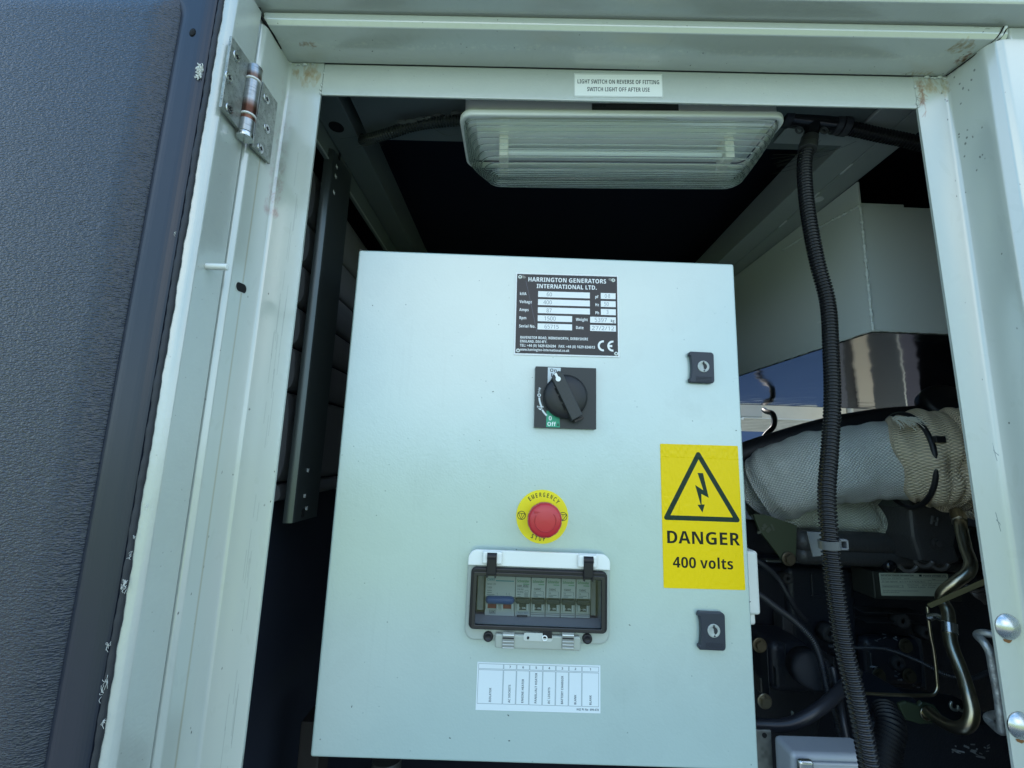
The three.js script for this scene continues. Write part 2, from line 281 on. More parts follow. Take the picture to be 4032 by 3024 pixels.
// dome bolts low on the right jamb
for (const [u, v] of [[2186, 1357], [2214, 1573]]) {
  const p = F(u, v, ZF + 0.004), m = part('dome_bolt', T(latheZ([[0.0001, 0.0065], [0.004, 0.0061], [0.0085, 0.0043], [0.0118, 0.0012], [0.0121, 0], [0.0001, 0]].reverse(), 32), p.x, p.y, ZF), M.zinc, canopy, 'zinc dome bolt head with rust below');
  part('rust_mark', T(extr(new THREE.Shape([[-0.004, 0], [0.005, 0], [0.003, -0.0025], [0.001, -0.0035], [-0.003, -0.002]].map(([x, y]) => new THREE.Vector2(x, y))), 0.0003), p.x - 0.002, p.y - 0.0115, ZF + 0.0001), std([0.2, 0.09, 0.03], 0.9), m);
}
// sticker on the header flange
const stickerTex = canvasTex(1024, 262, (g, w, h) => {
  g.fillStyle = '#f4f6f2'; g.fillRect(0, 0, w, h); g.strokeStyle = '#8a8f8c'; g.lineWidth = 3; g.strokeRect(8, 8, w - 16, h - 16);
  g.fillStyle = '#33383a'; g.textAlign = 'center'; g.textBaseline = 'middle';
  g.font = '600 64px sans-serif'; let k = 950 / g.measureText('LIGHT SWITCH ON REVERSE OF FITTING').width;
  g.save(); g.translate(w / 2, 92); g.scale(k, 1); g.fillText('LIGHT SWITCH ON REVERSE OF FITTING', 0, 0); g.restore();
  g.save(); g.translate(w / 2, 178); g.scale(k, 1); g.fillText('SWITCH LIGHT OFF AFTER USE', 0, 0); g.restore();
});
{ const cs = [[1239.4, 159.7], [1429.5, 161.5], [1432.7, 210.7], [1241, 209.4]].map(([u, v]) => F(u, v, ZF)), w = cs[0].distanceTo(cs[1]), h = cs[0].distanceTo(cs[3]), m = cs[0].clone().add(cs[2]).multiplyScalar(0.5);
  part('notice_sticker', T(card(w, h, 0.0003, 0.0004), m.x, m.y, ZF + 0.0002, 0, 0, Math.atan2(cs[1].y - cs[0].y, cs[1].x - cs[0].x)), std([0.85, 0.86, 0.84], 0.45, 0, { map: stickerTex }), canopy, 'white printed sticker about the light switch'); }

// ---------------------------------------------------------------- the opened door on the left
const door = thing('canopy_door', 'opened canopy door lined with dark blue grey vinyl foam at the left', 'door');
door.rotation.y = YAW;
const DE = -0.331, DZ = 0.178, DT = 0.512;
part('door_shell', sheet([[DE + 0.0015, 0.1375], [DE, DZ, 0.0085], [-1.05, DZ]], 0.002, 'y', -0.95, DT), M.paint, door, 'painted folded edge of the door');
part('door_shell', box(-1.05, DE - 0.0035, -0.95, DT - 0.001, 0.1372, 0.1395, 0.0005), M.paint, door);
part('door_shell', box(-1.05, DE - 0.003, DT - 0.003, DT - 0.0005, 0.14, DZ - 0.0045, 0.0005), M.paint, door);
{ // retaining strip: a pressed ring round the foam
  const X1 = -0.3432, W = 0.0345, cx = (X1 - 1.03) / 2, w = X1 + 1.03, y0 = -0.93, y1 = 0.507, o = rrect(w, y1 - y0, 0.028, cx, (y0 + y1) / 2);
  o.holes.push(rrect(w - 2 * W, y1 - y0 - 2 * W, 0.022, cx, (y0 + y1) / 2));
  part('retaining_strip', uvm(T(new THREE.ExtrudeGeometry(o, { depth: 0.001, bevelEnabled: true, bevelSize: 0.012, bevelThickness: 0.0048, bevelOffset: -0.012, bevelSegments: 6, curveSegments: 10 }), 0, 0, DZ + 0.0005)), M.navy, door, 'smooth dark navy strip that holds the foam edge');
  part('strip_rivet', T(latheZ([[0.0001, 0.0012], [0.002, 0.001], [0.0032, 0.0002], [0.0001, 0]].reverse(), 16).scale(1, 1.5, 1), F(415, 69, 0.185).x, F(415, 69, 0.185).y, 0.1842), M.gap, door);
  const pts = []; for (let i = 0; i <= 90; i++) { const y = 0.5 - i / 90 * 1.4; pts.push(V(-0.3408 + 0.00022 * Math.sin(i * 0.9) + 0.0002 * Math.sin(i * 2.3 + 1), y, DZ + 0.0012)); }
  part('sealing_bead', sweep(pts, (t, s) => 0.0025 + 0.00022 * Math.sin(s * 170) + 0.0002 * Math.sin(s * 463), 420, 10), M.rubber, door, 'wrinkled black sealing bead along the strip');
  // vinyl foam: cushion that dives behind the strip
  const nx = 120, ny = 200, x0 = -1.0, x1 = -0.3735, fy0 = -0.9, fy1 = 0.476, pos = [], uv = [], idx = [];
  for (let j = 0; j <= ny; j++) for (let i = 0; i <= nx; i++) {
    const a = 1 - Math.pow(1 - i / nx, 1.8), x = x0 + (x1 - x0) * a, y = fy0 + (fy1 - fy0) * j / ny, e = Math.min(x1 - x, fy1 - y + 0.002);
    const wr = pn(y * 260, 0.5, 9999, 99, 61) * 0.6 + pn(y * 600, 3.5, 9999, 99, 62) * 0.4;
    const k = clamp(e / 0.03, 0, 1), z = DZ - 0.004 + 0.018 * Math.sqrt(1 - (1 - k) ** 2) + (wr - 0.5) * 0.0022 * Math.exp(-((e - 0.009) ** 2) / 0.00007);
    pos.push(x, y, z); uv.push(x, y);
  }
  for (let j = 0; j < ny; j++) for (let i = 0; i < nx; i++) { const a = j * (nx + 1) + i, b = a + nx + 1; idx.push(a, a + 1, b, a + 1, b + 1, b); }
  const g = new THREE.BufferGeometry(); g.setAttribute('position', new THREE.Float32BufferAttribute(pos, 3)); g.setAttribute('uv', new THREE.Float32BufferAttribute(uv, 2)); g.setIndex(idx); g.computeVertexNormals();
  const grain = dataTex(1024, (u, v) => { const y = v + 0.035 * Math.sin(u * 6.283) * 0.3; return clamp(0.5 * pn(u * 80, v * 300, 80, 300, 51) + 0.5 * pn(u * 170, v * 360, 170, 360, 52), 0, 1); }, 1 / 0.22);
  const shade = dataTex(512, (u, v) => { const k = 0.7 + 0.25 * pn(u * 60, v * 200, 60, 200, 54) + 0.75 * Math.pow(pn(u * 90, v * 250, 90, 250, 55), 4); return [k, k, k]; }, 1 / 0.17);
  part('foam_panel', g, std([0.030, 0.035, 0.049], 0.32, 0, { map: shade, bumpMap: grain, bumpScale: 0.0009 }), door, 'wrinkled vinyl faced foam lining');
  // threaded stud on the folded edge
  const b = Px(441, 569, DE), tip = P(491, 571, b.z), len = tip.x - b.x, sp = [];
  for (let i = 0; i <= 26; i++) { sp.push([0.0031, len * i / 27], [0.0026, len * (i + 0.5) / 27]); }
  part('threaded_stud', T(lathe([[0.0001, 0], ...sp, [0.0024, len], [0.0001, len]], 16).rotateZ(-Math.PI / 2), DE - 0.0005, b.y, b.z), M.white, door, 'pale threaded stud sticking out of the door edge');
  // frayed white fibres caught in the bead
  const fl = []; const fib = (u, v, n, sp2, r, lenm) => { const c = F(u, v, DZ + 0.004); for (let i = 0; i < n; i++) { const p = c.clone().add(V((rnd() - 0.5) * sp2, (rnd() - 0.5) * sp2 * 2.6, rnd() * 0.001)); const q = p.clone().add(V((rnd() - 0.5) * lenm * 0.35, (rnd() - 0.5) * lenm * 1.1, rnd() * 0.002)); const m = p.clone().add(q).multiplyScalar(0.5).add(V((rnd() - 0.5) * 0.002, 0, 0.001)); fl.push(sweep([p, m, q], () => r * 0.45, 6, 5)); } };
  fib(433, 158, 90, 0.005, 0.0011, 0.007); fib(380, 508, 5, 0.001, 0.0004, 0.004); fib(272, 1262, 26, 0.003, 0.00035, 0.006); fib(284, 1198, 8, 0.002, 0.0003, 0.005); fib(238, 1390, 7, 0.001, 0.0003, 0.012); fib(233, 1468, 8, 0.001, 0.0003, 0.014); fib(222, 1500, 6, 0.002, 0.0003, 0.01); fib(226, 1555, 6, 0.001, 0.0003, 0.012); fib(320, 1095, 6, 0.001, 0.0003, 0.004); fib(293, 1160, 5, 0.001, 0.0003, 0.004);
  const m = part('frayed_fibre', join(fl), std([0.6, 0.6, 0.56], 0.9), door, 'frayed pale fibres caught in the sealing bead'); m.userData.kind = 'stuff';
}

// ---------------------------------------------------------------- hinge between door edge and jamb
const hinge = thing('door_hinge', 'galvanised butt hinge with rusty knuckle joining the door edge to the left jamb', 'hinge');
{ const steel = std([0.36, 0.38, 0.35], 0.4, 0.45, { map: dataTex(256, (u, v) => { const k = 0.6 + 0.4 * pn(u * 14, v * 14, 14, 14, 71), s = pn(u * 60, v * 60, 60, 60, 72) > 0.8 ? 0.6 : 1; return [k * s, k * s, k * s * 0.97]; }, 1 / 0.06) });
  const plate = (pix, x, t) => { const q = pix.map(([u, v]) => Px(u, v, x)), s = new THREE.Shape(q.map((p) => new THREE.Vector2(-p.z, p.y))); return uvm(extr(s, t, 0.0006).rotateY(Math.PI / 2).translate(x, 0, 0)); };
  // leaf corners are read on the planes of the door edge and the jamb face
  part('leaf', plate([[495.4, 77.7], [534, 132.3], [516.3, 287], [471.6, 230.5]], DE + 0.0004, 0.003), steel, hinge, 'hinge leaf screwed to the door edge');
  part('leaf', plate([[563, 176], [594.6, 222.5], [577.8, 354.5], [540, 317]], -0.3253, 0.003), steel, hinge, 'spotted hinge leaf screwed to the jamb');
  const scr = (u, v, x) => { const p = Px(u, v, x + 0.004), m = part('screw', T(lathe([[0.0001, 0.0010], [0.0012, 0.0004], [0.0015, 0.0011], [0.0045, 0.0012], [0.0052, 0.0004], [0.0052, 0], [0.0001, 0]].reverse(), 24).rotateZ(-Math.PI / 2), x + 0.003, p.y, p.z), M.zinc, hinge);
    part('screw_recess', join([box(0.0006, 0.0012, -0.0026, 0.0026, -0.0007, 0.0007, 0), box(0.0006, 0.00119, -0.0007, 0.0007, -0.0026, 0.0026, 0)]).translate(x + 0.003, p.y, p.z), M.gap, m); };
  for (const [u, v] of [[513, 123], [496, 167], [497, 236]]) scr(u, v, DE + 0.0004);
  for (const [u, v] of [[577, 214], [578, 278], [564, 321]]) scr(u, v, -0.3253);
  const zk = 0.1395, top = P(551, 141, zk), bot = P(531, 300, zk), L = top.y - bot.y, r = 0.0071, xk = (top.x + bot.x) / 2, at = (k) => top.y - L * k;
  const kt = canvasTex(64, 1024, (g, w, h) => { g.fillStyle = '#b9bdbd'; g.fillRect(0, 0, w, h); noiseInk(g, w, h, 400, 2, '60,55,50'); const band = (a, b, al) => { const gr = g.createLinearGradient(0, a * h, 0, b * h); gr.addColorStop(0, `rgba(92,48,30,0)`); gr.addColorStop(0.6, `rgba(92,48,30,${al})`); gr.addColorStop(1, `rgba(80,40,26,${al})`); g.fillStyle = gr; g.fillRect(0, a * h, w, (b - a) * h); }; band(0.13, 0.22, 0.6); band(0.50, 0.69, 0.85); g.fillStyle = 'rgba(120,62,36,.75)'; g.fillRect(0, 0.72 * h, w, 0.05 * h); rust(g, w * 0.3, h * 0.05, 10, 16, 1, '96,40,24'); });
  const km = std([0.75, 0.75, 0.75], 0.32, 0.9, { map: kt });
  const seg = (a, b, rr, m, cap) => { const g = lathe([[0.0001, at(b)], [rr - 0.0006, at(b)], [rr, at(b) + 0.0006], [rr, at(a) - (cap || 0.0006)], [rr - (cap || 0.0006), at(a)], [0.0001, at(a)]], 32); const uv = g.attributes.uv, p = g.attributes.position; for (let i = 0; i < uv.count; i++) uv.setY(i, 1 - (top.y - p.getY(i)) / L); part('knuckle', T(g, xk, 0, zk), m, hinge); };
  seg(0, 0.215, r, km, 0.004); seg(0.245, 0.69, r, km); seg(0.72, 0.93, r, km);
  seg(0.938, 1.0, r + 0.0008, M.zinc);
  const wm = std([0.78, 0.77, 0.72], 0.4), ws = (a, b) => part('washer', T(lathe([[0.003, at(b)], [r + 0.0002, at(b)], [r + 0.0002, at(a)], [0.003, at(a)]], 32), xk, 0, zk), wm, hinge);
  ws(0.217, 0.243); ws(0.692, 0.718);
}

// ---------------------------------------------------------------- control cabinet with everything mounted on its door
const cab = thing('control_cabinet', 'pale blue grey steel control cabinet standing in the doorway with switches and signs', 'control cabinet');
function fit(g, s, x, y, w, h, font = 'bold', align = 'left', fam = 'sans-serif') { // a line of text with cap height h (and width w if given), centred on y
  g.save(); g.font = `${font} ${h / 0.715}px ${fam}`; g.textAlign = align; g.textBaseline = 'alphabetic'; const k = w ? w / g.measureText(s).width : 1;
  g.translate(x, y + h / 2); g.scale(k, 1); g.fillText(s, 0, 0); g.restore();
}
const c4 = (x, y) => [(1800 + x * 640 / 2212) / S, (2140 + y * 640 / 2212) / S];     // a point of the breaker window seen enlarged
const W0 = P(...c4(262, 405), 0.012), W1 = P(...c4(1965, 1155), 0.012);
const win = { x: (W0.x + W1.x) / 2, y: (W0.y + W1.y) / 2 - 0.0005, w: W1.x - W0.x, h: W0.y - W1.y };
{ // door with the window cut out
  const s = rrect(0.5, 0.6, 0.003); s.holes.push(rrect(win.w + 0.004, win.h + 0.004, 0.002, win.x, win.y));
  const skin = canvasTex(1024, 1228, (g, w, h) => { g.fillStyle = '#fbfbfb'; g.fillRect(0, 0, w, h);
    for (let i = 0; i < 260; i++) { g.fillStyle = `rgba(120,125,118,${0.004 + 0.008 * rnd()})`; g.beginPath(); g.ellipse(rnd() * w, rnd() * h, 20 + 90 * rnd(), 12 + 50 * rnd(), rnd() * 3, 0, 7); g.fill(); }
    for (let i = 0; i < 40; i++) { const x = rnd() * w, y = rnd() * h; g.fillStyle = `rgba(110,112,104,${0.006 + 0.01 * rnd()})`; g.fillRect(x, y, 2 + 5 * rnd(), 60 + 200 * rnd()); }
    for (const [x, y, r] of [[900, 420, 70], [930, 980, 80], [700, 540, 80], [560, 880, 110], [690, 690, 70]]) for (let i = 0; i < 40; i++) { g.fillStyle = 'rgba(90,92,84,.010)'; g.beginPath(); g.arc(x + (rnd() - 0.5) * r * 2, y + (rnd() - 0.5) * r * 2, 8 + 22 * rnd(), 0, 7); g.fill(); }
    for (let i = 0; i < 40; i++) { g.strokeStyle = `rgba(90,95,92,${0.06 + 0.1 * rnd()})`; g.lineWidth = 1; const x = rnd() * w, y = rnd() * h; g.beginPath(); g.moveTo(x, y); g.lineTo(x + (rnd() - 0.5) * 22, y + (rnd() - 0.5) * 22); g.stroke(); }
    for (let i = 0; i < 120; i++) { g.fillStyle = `rgba(50,55,52,${0.15 + 0.3 * rnd()})`; g.beginPath(); g.arc(rnd() * w, rnd() * h, 0.6 + 0.9 * rnd(), 0, 7); g.fill(); } });
  skin.wrapS = skin.wrapT = THREE.RepeatWrapping; skin.repeat.set(2, 1 / 0.6); skin.offset.set(0.5, 0.5);
  M.cabinetDoor = M.cabinet.clone(); M.cabinetDoor.map = skin;
  part('cabinet_door', uvm(extr(s, 0.018, 0.0022).translate(0, 0, -0.018)), M.cabinetDoor, cab, 'powder painted cabinet door');
  const b = join([box(-0.249, -0.246, -0.299, 0.299, -0.25, -0.0185, 0.001), box(0.246, 0.249, -0.299, 0.299, -0.25, -0.0185, 0.001), box(-0.246, 0.246, 0.296, 0.299, -0.25, -0.0185, 0.001), box(-0.246, 0.246, -0.299, -0.296, -0.25, -0.0185, 0.001), box(-0.246, 0.246, -0.296, 0.296, -0.25, -0.247, 0.001)]);
  part('cabinet_body', b, M.cabinet, cab);
  const ch = []; for (let i = 0; i < 1; i++) ch.push(uvm(T(new THREE.IcosahedronGeometry(0.0009 + 0.0006 * rnd(), 0).scale(1.6, 0.8, 1), -0.248 + i * 0.0095 * rnd() * 3, 0.3, -0.001)));
  part('corner_chip', join(ch), std([0.06, 0.045, 0.035], 0.8), cab);
  const dots = []; for (const [u, v] of [[1065, 846], [1360, 1350], [1098, 1545], [760, 1526], [972, 1594], [1620, 1300], [1590, 930], [805, 660], [1100, 1600]]) { const p = P(u, v, 0); dots.push(uvm(T(extr(rrect(0.0013 + 0.001 * rnd(), 0.0008, 0.0003), 0.0003), p.x, p.y, 0.0001, 0, 0, rnd() * 3))); }
  part('dirt_speck', join(dots), std([0.05, 0.06, 0.06], 0.8), cab);
}
// nameplate
{ const q = quad([[1114.5, 588], [1335.3, 595.7], [1338.3, 771.3], [1109.7, 767.1]], 0.001);
  const tex = canvasTex(1280, 1024, (g, w, h) => {
    g.fillStyle = '#e9ecec'; g.fillRect(0, 0, w, h); g.fillStyle = '#0d0f18'; g.fillRect(20, 20, w - 40, h - 40);
    noiseInk(g, w, h, 120, 0.7, '120,120,130');
    g.fillStyle = '#f2f4f4'; const X = (f) => f * w, Y = (f) => f * h;
    fit(g, 'HARRINGTON GENERATORS', X(0.12), Y(0.082), X(0.76), 54); fit(g, 'INTERNATIONAL LTD.', X(0.205), Y(0.163), X(0.585), 52);
    const rows = [0.262, 0.36, 0.458, 0.556, 0.655];
    ['kVA', 'Voltage', 'Amps', 'Rpm', 'Serial No.'].forEach((s, i) => fit(g, s, X(0.045), Y(rows[i]), X([0.065, 0.12, 0.09, 0.07, 0.158][i]), 36));
    ['pf', 'Hz', 'Ph'].forEach((s, i) => fit(g, s, X(0.77), Y(rows[i] + 0.012), X([0.032, 0.038, 0.04][i]), 36));
    fit(g, 'Weight', X(0.585), Y(rows[3]), X(0.115), 36); fit(g, 'Date', X(0.585), Y(rows[4]), X(0.075), 36);
    g.fillStyle = '#f0f3f4'; const bx = (a, b, r) => g.fillRect(X(a), Y(rows[r]) - 37, X(b - a), 74);
    bx(0.222, 0.72, 0); bx(0.222, 0.72, 1); bx(0.222, 0.72, 2); bx(0.222, 0.55, 3); bx(0.222, 0.55, 4);
    bx(0.825, 0.968, 0); bx(0.825, 0.968, 1); bx(0.825, 0.968, 2); bx(0.722, 0.968, 3); bx(0.722, 0.968, 4);
    g.fillStyle = '#83898c';
    fit(g, '60', X(0.302), Y(rows[0]), X(0.055), 48, ''); fit(g, '400', X(0.272), Y(rows[1]), X(0.085), 48, ''); fit(g, '87', X(0.302), Y(rows[2]), X(0.055), 48, '');
    fit(g, '1500', X(0.28), Y(rows[3]), X(0.115), 50, ''); fit(g, '65715', X(0.285), Y(rows[4]), X(0.14), 48, '');
    fit(g, '0·8', X(0.862), Y(rows[0]), X(0.055), 48, ''); fit(g, '50', X(0.855), Y(rows[1]), X(0.048), 48, ''); fit(g, '3', X(0.878), Y(rows[2]), X(0.022), 48, '');
    fit(g, '5397', X(0.762), Y(rows[3]), X(0.122), 50, ''); fit(g, '27/2/12', X(0.735), Y(rows[4]), X(0.22), 48, ''); g.fillStyle = '#33383a'; fit(g, 'kg', X(0.918), Y(rows[3] + 0.006), X(0.037), 32);
    g.fillStyle = '#eef0f0';
    fit(g, 'RAVENSTOR ROAD, WIRKSWORTH, DERBYSHIRE', X(0.058), Y(0.79), X(0.645), 32); fit(g, 'ENGLAND. DE4 4FY.', X(0.058), Y(0.836), X(0.258), 32);
    fit(g, 'TEL: +44 (0) 1629 824284   FAX: +44 (0) 1629 824613', X(0.058), Y(0.884), X(0.71), 32); fit(g, 'www.harrington-international.co.uk', X(0.06), Y(0.934), X(0.465), 29);
    g.strokeStyle = '#f2f4f4'; g.lineWidth = 24; g.beginPath(); g.arc(X(0.845), Y(0.865), 54, Math.PI / 2 - 0.15, Math.PI * 1.5 + 0.15); g.stroke(); g.beginPath(); g.arc(X(0.935), Y(0.865), 54, Math.PI / 2 - 0.15, Math.PI * 1.5 + 0.15); g.stroke(); g.beginPath(); g.moveTo(X(0.935) - 50, Y(0.865)); g.lineTo(X(0.935) - 6, Y(0.865)); g.stroke();
    g.strokeStyle = 'rgba(120,120,140,.55)'; g.lineWidth = 6; g.beginPath(); g.moveTo(X(0.1), Y(0.1)); g.quadraticCurveTo(X(0.16), Y(0.4), X(0.215), Y(0.72)); g.stroke();
    for (const [x, y] of [[0.075, 0.055], [0.925, 0.06]]) { g.fillStyle = 'rgba(165,160,150,.75)'; g.beginPath(); g.ellipse(X(x), Y(y), 34, 17, 0.3, 0, 7); g.fill(); }
  });
  const G = new THREE.Group(); 
  const np = part('nameplate', T(card(q.w, q.h, 0.0010, 0.0004), 0, 0, 0), std([0.9, 0.9, 0.9], 0.25, 0.05, { map: tex }), cab, 'black and silver riveted rating plate'); np.position.set(q.x, q.y, 0.0001); np.rotation.z = q.a;
  for (const [x, y] of [[-0.458, 0.445], [0.45, 0.435], [-0.462, -0.45], [0.468, -0.458]]) { const r = part('rivet', T(latheZ([[0.0011, 0.0004], [0.0011, 0.0013], [0.002, 0.0012], [0.0026, 0.0003], [0.0026, 0]].reverse(), 20), x * q.w, y * q.h, 0.001), M.white, np); }
}
// rotary isolator
{ const q = quad([[1156.9, 790.9], [1287.9, 795.8], [1287.9, 927.3], [1153.9, 923.8]], 0.009);
  const tex = canvasTex(1024, 1024, (g, w) => {
    g.fillStyle = '#22262a'; g.fillRect(0, 0, w, w); noiseInk(g, w, w, 160, 0.5, '90,95,100');
    g.fillStyle = '#ccd4d8'; g.beginPath(); g.moveTo(208, 14); g.lineTo(428, 14); g.lineTo(410, 150); g.lineTo(408, 420); g.lineTo(208, 420); g.fill();
    g.fillStyle = '#1f9a77'; g.beginPath(); g.moveTo(200, 740); g.lineTo(300, 760); g.lineTo(418, 860); g.lineTo(424, 1010); g.lineTo(200, 1010); g.fill();
    g.fillStyle = '#2a2f33'; fit(g, 'On', 240, 62, 122, 56); g.fillRect(266, 112, 20, 62);
    g.fillStyle = '#e8efee'; fit(g, '0', 236, 862, 56, 72); fit(g, 'Off', 214, 958, 144, 66); g.fillStyle = '#123f33'; g.fillRect(376, 958, 34, 30); g.strokeStyle = '#123f33'; g.lineWidth = 7; g.beginPath(); g.arc(393, 956, 11, Math.PI, 0); g.stroke();
    g.strokeStyle = '#dfe6e8'; g.lineWidth = 30; g.beginPath(); g.arc(520, 482, 448, Math.PI * 0.845, Math.PI * 0.955 + 0.04); g.stroke(); g.beginPath(); g.moveTo(128, 728); g.quadraticCurveTo(160, 780, 206, 822); g.stroke();
    g.lineWidth = 14; g.beginPath(); g.arc(72, 488, 22, 0, 7); g.stroke();
    g.fillStyle = '#dfe6e8'; g.save(); g.translate(72, 450); g.rotate(-Math.PI / 2); fit(g, 'Trip', 0, 0, 92, 34); g.restore(); fit(g, 'Reset', 40, 680, 112, 30); g.beginPath(); g.moveTo(54, 708); g.lineTo(140, 706); g.lineTo(98, 736); g.fill();
  });
  const sw = part('rotary_switch', card(q.w, q.h, 0.009, 0.0008), std([1, 1, 1], 0.4, 0, { map: tex }), cab, 'black rotary isolator with On and Off markings'); sw.position.set(q.x, q.y, 0.0001); sw.rotation.z = q.a;
  const kc = P(1223, 854.3, 0.022), dx = kc.x - q.x, dy = kc.y - q.y, r = 0.0272;
  part('dial', T(latheZ([[0.0001, 0.013], [r * 0.55, 0.0125], [r * 0.86, 0.0105], [r * 0.99, 0.007], [r, 0.005], [r, 0], [0.0001, 0]].reverse(), 72), dx * 0.75, dy * 0.75, 0.009), M.black, sw);
  const gs = new THREE.Shape(); const hw = 0.0074, hl = 0.0305; gs.moveTo(-hw * 0.95, -hl); gs.lineTo(hw * 1.02, -hl * 0.97); gs.lineTo(hw * 1.0, hl * 0.93); gs.lineTo(hw * 0.45, hl * 1.02); gs.lineTo(-hw * 0.3, hl * 1.0); gs.lineTo(-hw * 1.05, hl * 0.86); gs.closePath();
  const grip = part('grip', extr(gs, 0.017, 0.0012), std([0.03, 0.032, 0.033], 0.5, 0, { bumpMap: peel, bumpScale: 0.0002 }), sw, 'raised grip bar of the rotary switch'); grip.position.set(dx * 0.9, dy * 0.9, 0.0095); grip.rotation.z = 26 * Math.PI / 180 - q.a;
  for (let i = 0; i < 3; i++) part('grip_slot', box(-hw - 0.0022, -hw - 0.0004, 0.006 - i * 0.0105, 0.014 - i * 0.0105, 0.0128, 0.0138, 0.0004).applyMatrix4(new THREE.Matrix4().makeRotationZ(grip.rotation.z)).translate(dx * 0.85, dy * 0.85, 0.0088), M.gap, sw);
  part('lock_tab', box(-0.004, 0.008, -hl - 0.0035, -hl - 0.0002, 0.003, 0.012, 0.0006).applyMatrix4(new THREE.Matrix4().makeRotationZ(grip.rotation.z)).translate(dx * 0.9, dy * 0.9, 0.0095), std([0.022, 0.016, 0.016], 0.5), sw);
  const pt = new THREE.Shape(); pt.absarc(0, 0, 0.0031, Math.PI * 0.66, Math.PI * 2.34); pt.lineTo(0.0016, 0.0078); pt.lineTo(-0.0016, 0.0078); pt.closePath();
  part('pointer', T(extr(pt, 0.0006).rotateZ(0.05), -0.0012, hl * 0.72, 0).applyMatrix4(new THREE.Matrix4().makeRotationZ(grip.rotation.z)).translate(dx * 0.9, dy * 0.9, 0.0267), std([0.85, 0.86, 0.84], 0.5), sw);
}
// emergency stop
{ const c = P(1171.4, 1115.8, 0.0015), r = 0.0314;
  const tex = canvasTex(1024, 1024, (g, w) => {
    g.fillStyle = '#efdc10'; g.fillRect(0, 0, w, w); g.fillStyle = g.strokeStyle = '#262a12';
    const arc = (s, rad, a0, a1, h, wd, flip) => { [...s].forEach((ch, i) => { const a = a0 + (a1 - a0) * (s.length === 1 ? 0.5 : i / (s.length - 1)); g.save(); g.translate(512 + Math.sin(a) * rad, 512 - Math.cos(a) * rad); g.rotate(flip ? a + Math.PI : a); fit(g, ch, 0, 0, ch === 'M' ? wd * 1.25 : wd, h, 'bold', 'center'); g.restore(); }); };
    arc('EMERGENCY', 418, -0.66, 0.80, 84, 52); arc('STOP', 418, Math.PI + 0.46, Math.PI - 0.1, 80, 52, true);
    for (const x of [104, 920]) { g.lineWidth = 12; g.beginPath(); g.arc(x, 500, 78, 0, 7); g.stroke(); g.beginPath(); for (let k = 0; k < 3; k++) { const a = Math.PI / 2 + 0.1 + k * 2.094; g[k ? 'lineTo' : 'moveTo'](x + Math.cos(a) * 76, 500 + Math.sin(a) * 76); } g.closePath(); g.stroke(); g.fillRect(x - 5, 470, 10, 38); g.fillRect(x - 5, 518, 10, 10); }
  });
  const ring = new THREE.Shape(); ring.absarc(0, 0, r, 0, Math.PI * 2); const g = extr(ring, 0.0015, 0, 48), p = g.attributes.position, uv = g.attributes.uv;
  for (let i = 0; i < p.count; i++) uv.setXY(i, p.getX(i) / r * 0.5 + 0.5, p.getY(i) / r * 0.5 + 0.5);
  const es = part('emergency_stop', g, std([1, 1, 1], 0.45, 0, { map: tex }), cab, 'yellow ring of the red emergency stop button'); es.position.set(c.x, c.y, 0.0001); es.rotation.z = -0.03 + 0.035;
  const bc = P(1178.2, 1124.7, 0.032), dx = bc.x - c.x, dy = bc.y - c.y, br = P(1216, 1124.7, 0.03).x - P(1140.5, 1124.7, 0.03).x;
  const red = phys([0.52, 0.022, 0.03], 0.34, { clearcoat: 0.25, clearcoatRoughness: 0.3 }), R = br / 2;
  const cap = latheZ([[0.0001, 0.034], [R * 0.5, 0.0337], [R * 0.8, 0.0325], [R * 0.93, 0.0305], [R * 0.985, 0.028], [R, 0.025], [R * 0.99, 0.021], [R * 0.8, 0.019], [R * 0.55, 0.018], [R * 0.5, 0.001], [0.0001, 0.001]].reverse(), 180), cp = cap.attributes.position;
  for (let i = 0; i < cp.count; i++) { const x = cp.getX(i), y = cp.getY(i), q = Math.hypot(x, y); if (q > R * 0.975 && cp.getZ(i) > 0.019) { const a = Math.atan2(y, x), k = 1 - (Math.abs(((a * 3 / Math.PI * 2 + 600.5) % 1) - 0.5) < 0.28 && (((a * 90 / Math.PI) % 2 + 2) % 2) < 1 ? 0.022 : 0); cp.setX(i, x * k); cp.setY(i, y * k); } }
  cap.computeVertexNormals();
  part('stop_button', T(cap, dx * 0.6, dy * 0.6, 0.0015), red, es, 'red mushroom push button');
  const ap = []; for (let i = 0; i <= 40; i++) { const a = 2.62 + i / 40 * 4.35; ap.push(V(dx * 0.75 + Math.cos(a) * R * 0.6, dy * 0.75 + Math.sin(a) * R * 0.6, 0.0349)); }
  part('turn_arrow', join([rod(ap, 0.0006, 80, 8), uvm(extr(new THREE.Shape([[0, 0], [0.0058, 0.0007], [0.0048, 0.0014], [-0.0012, 0.0022], [-0.0012, 0.0002]].map(([x, y]) => new THREE.Vector2(x, y))), 0.0012)).translate(ap[0].x - 0.0015, ap[0].y + 0.0022, 0.0342)]), phys([0.45, 0.02, 0.026], 0.4), es);
}
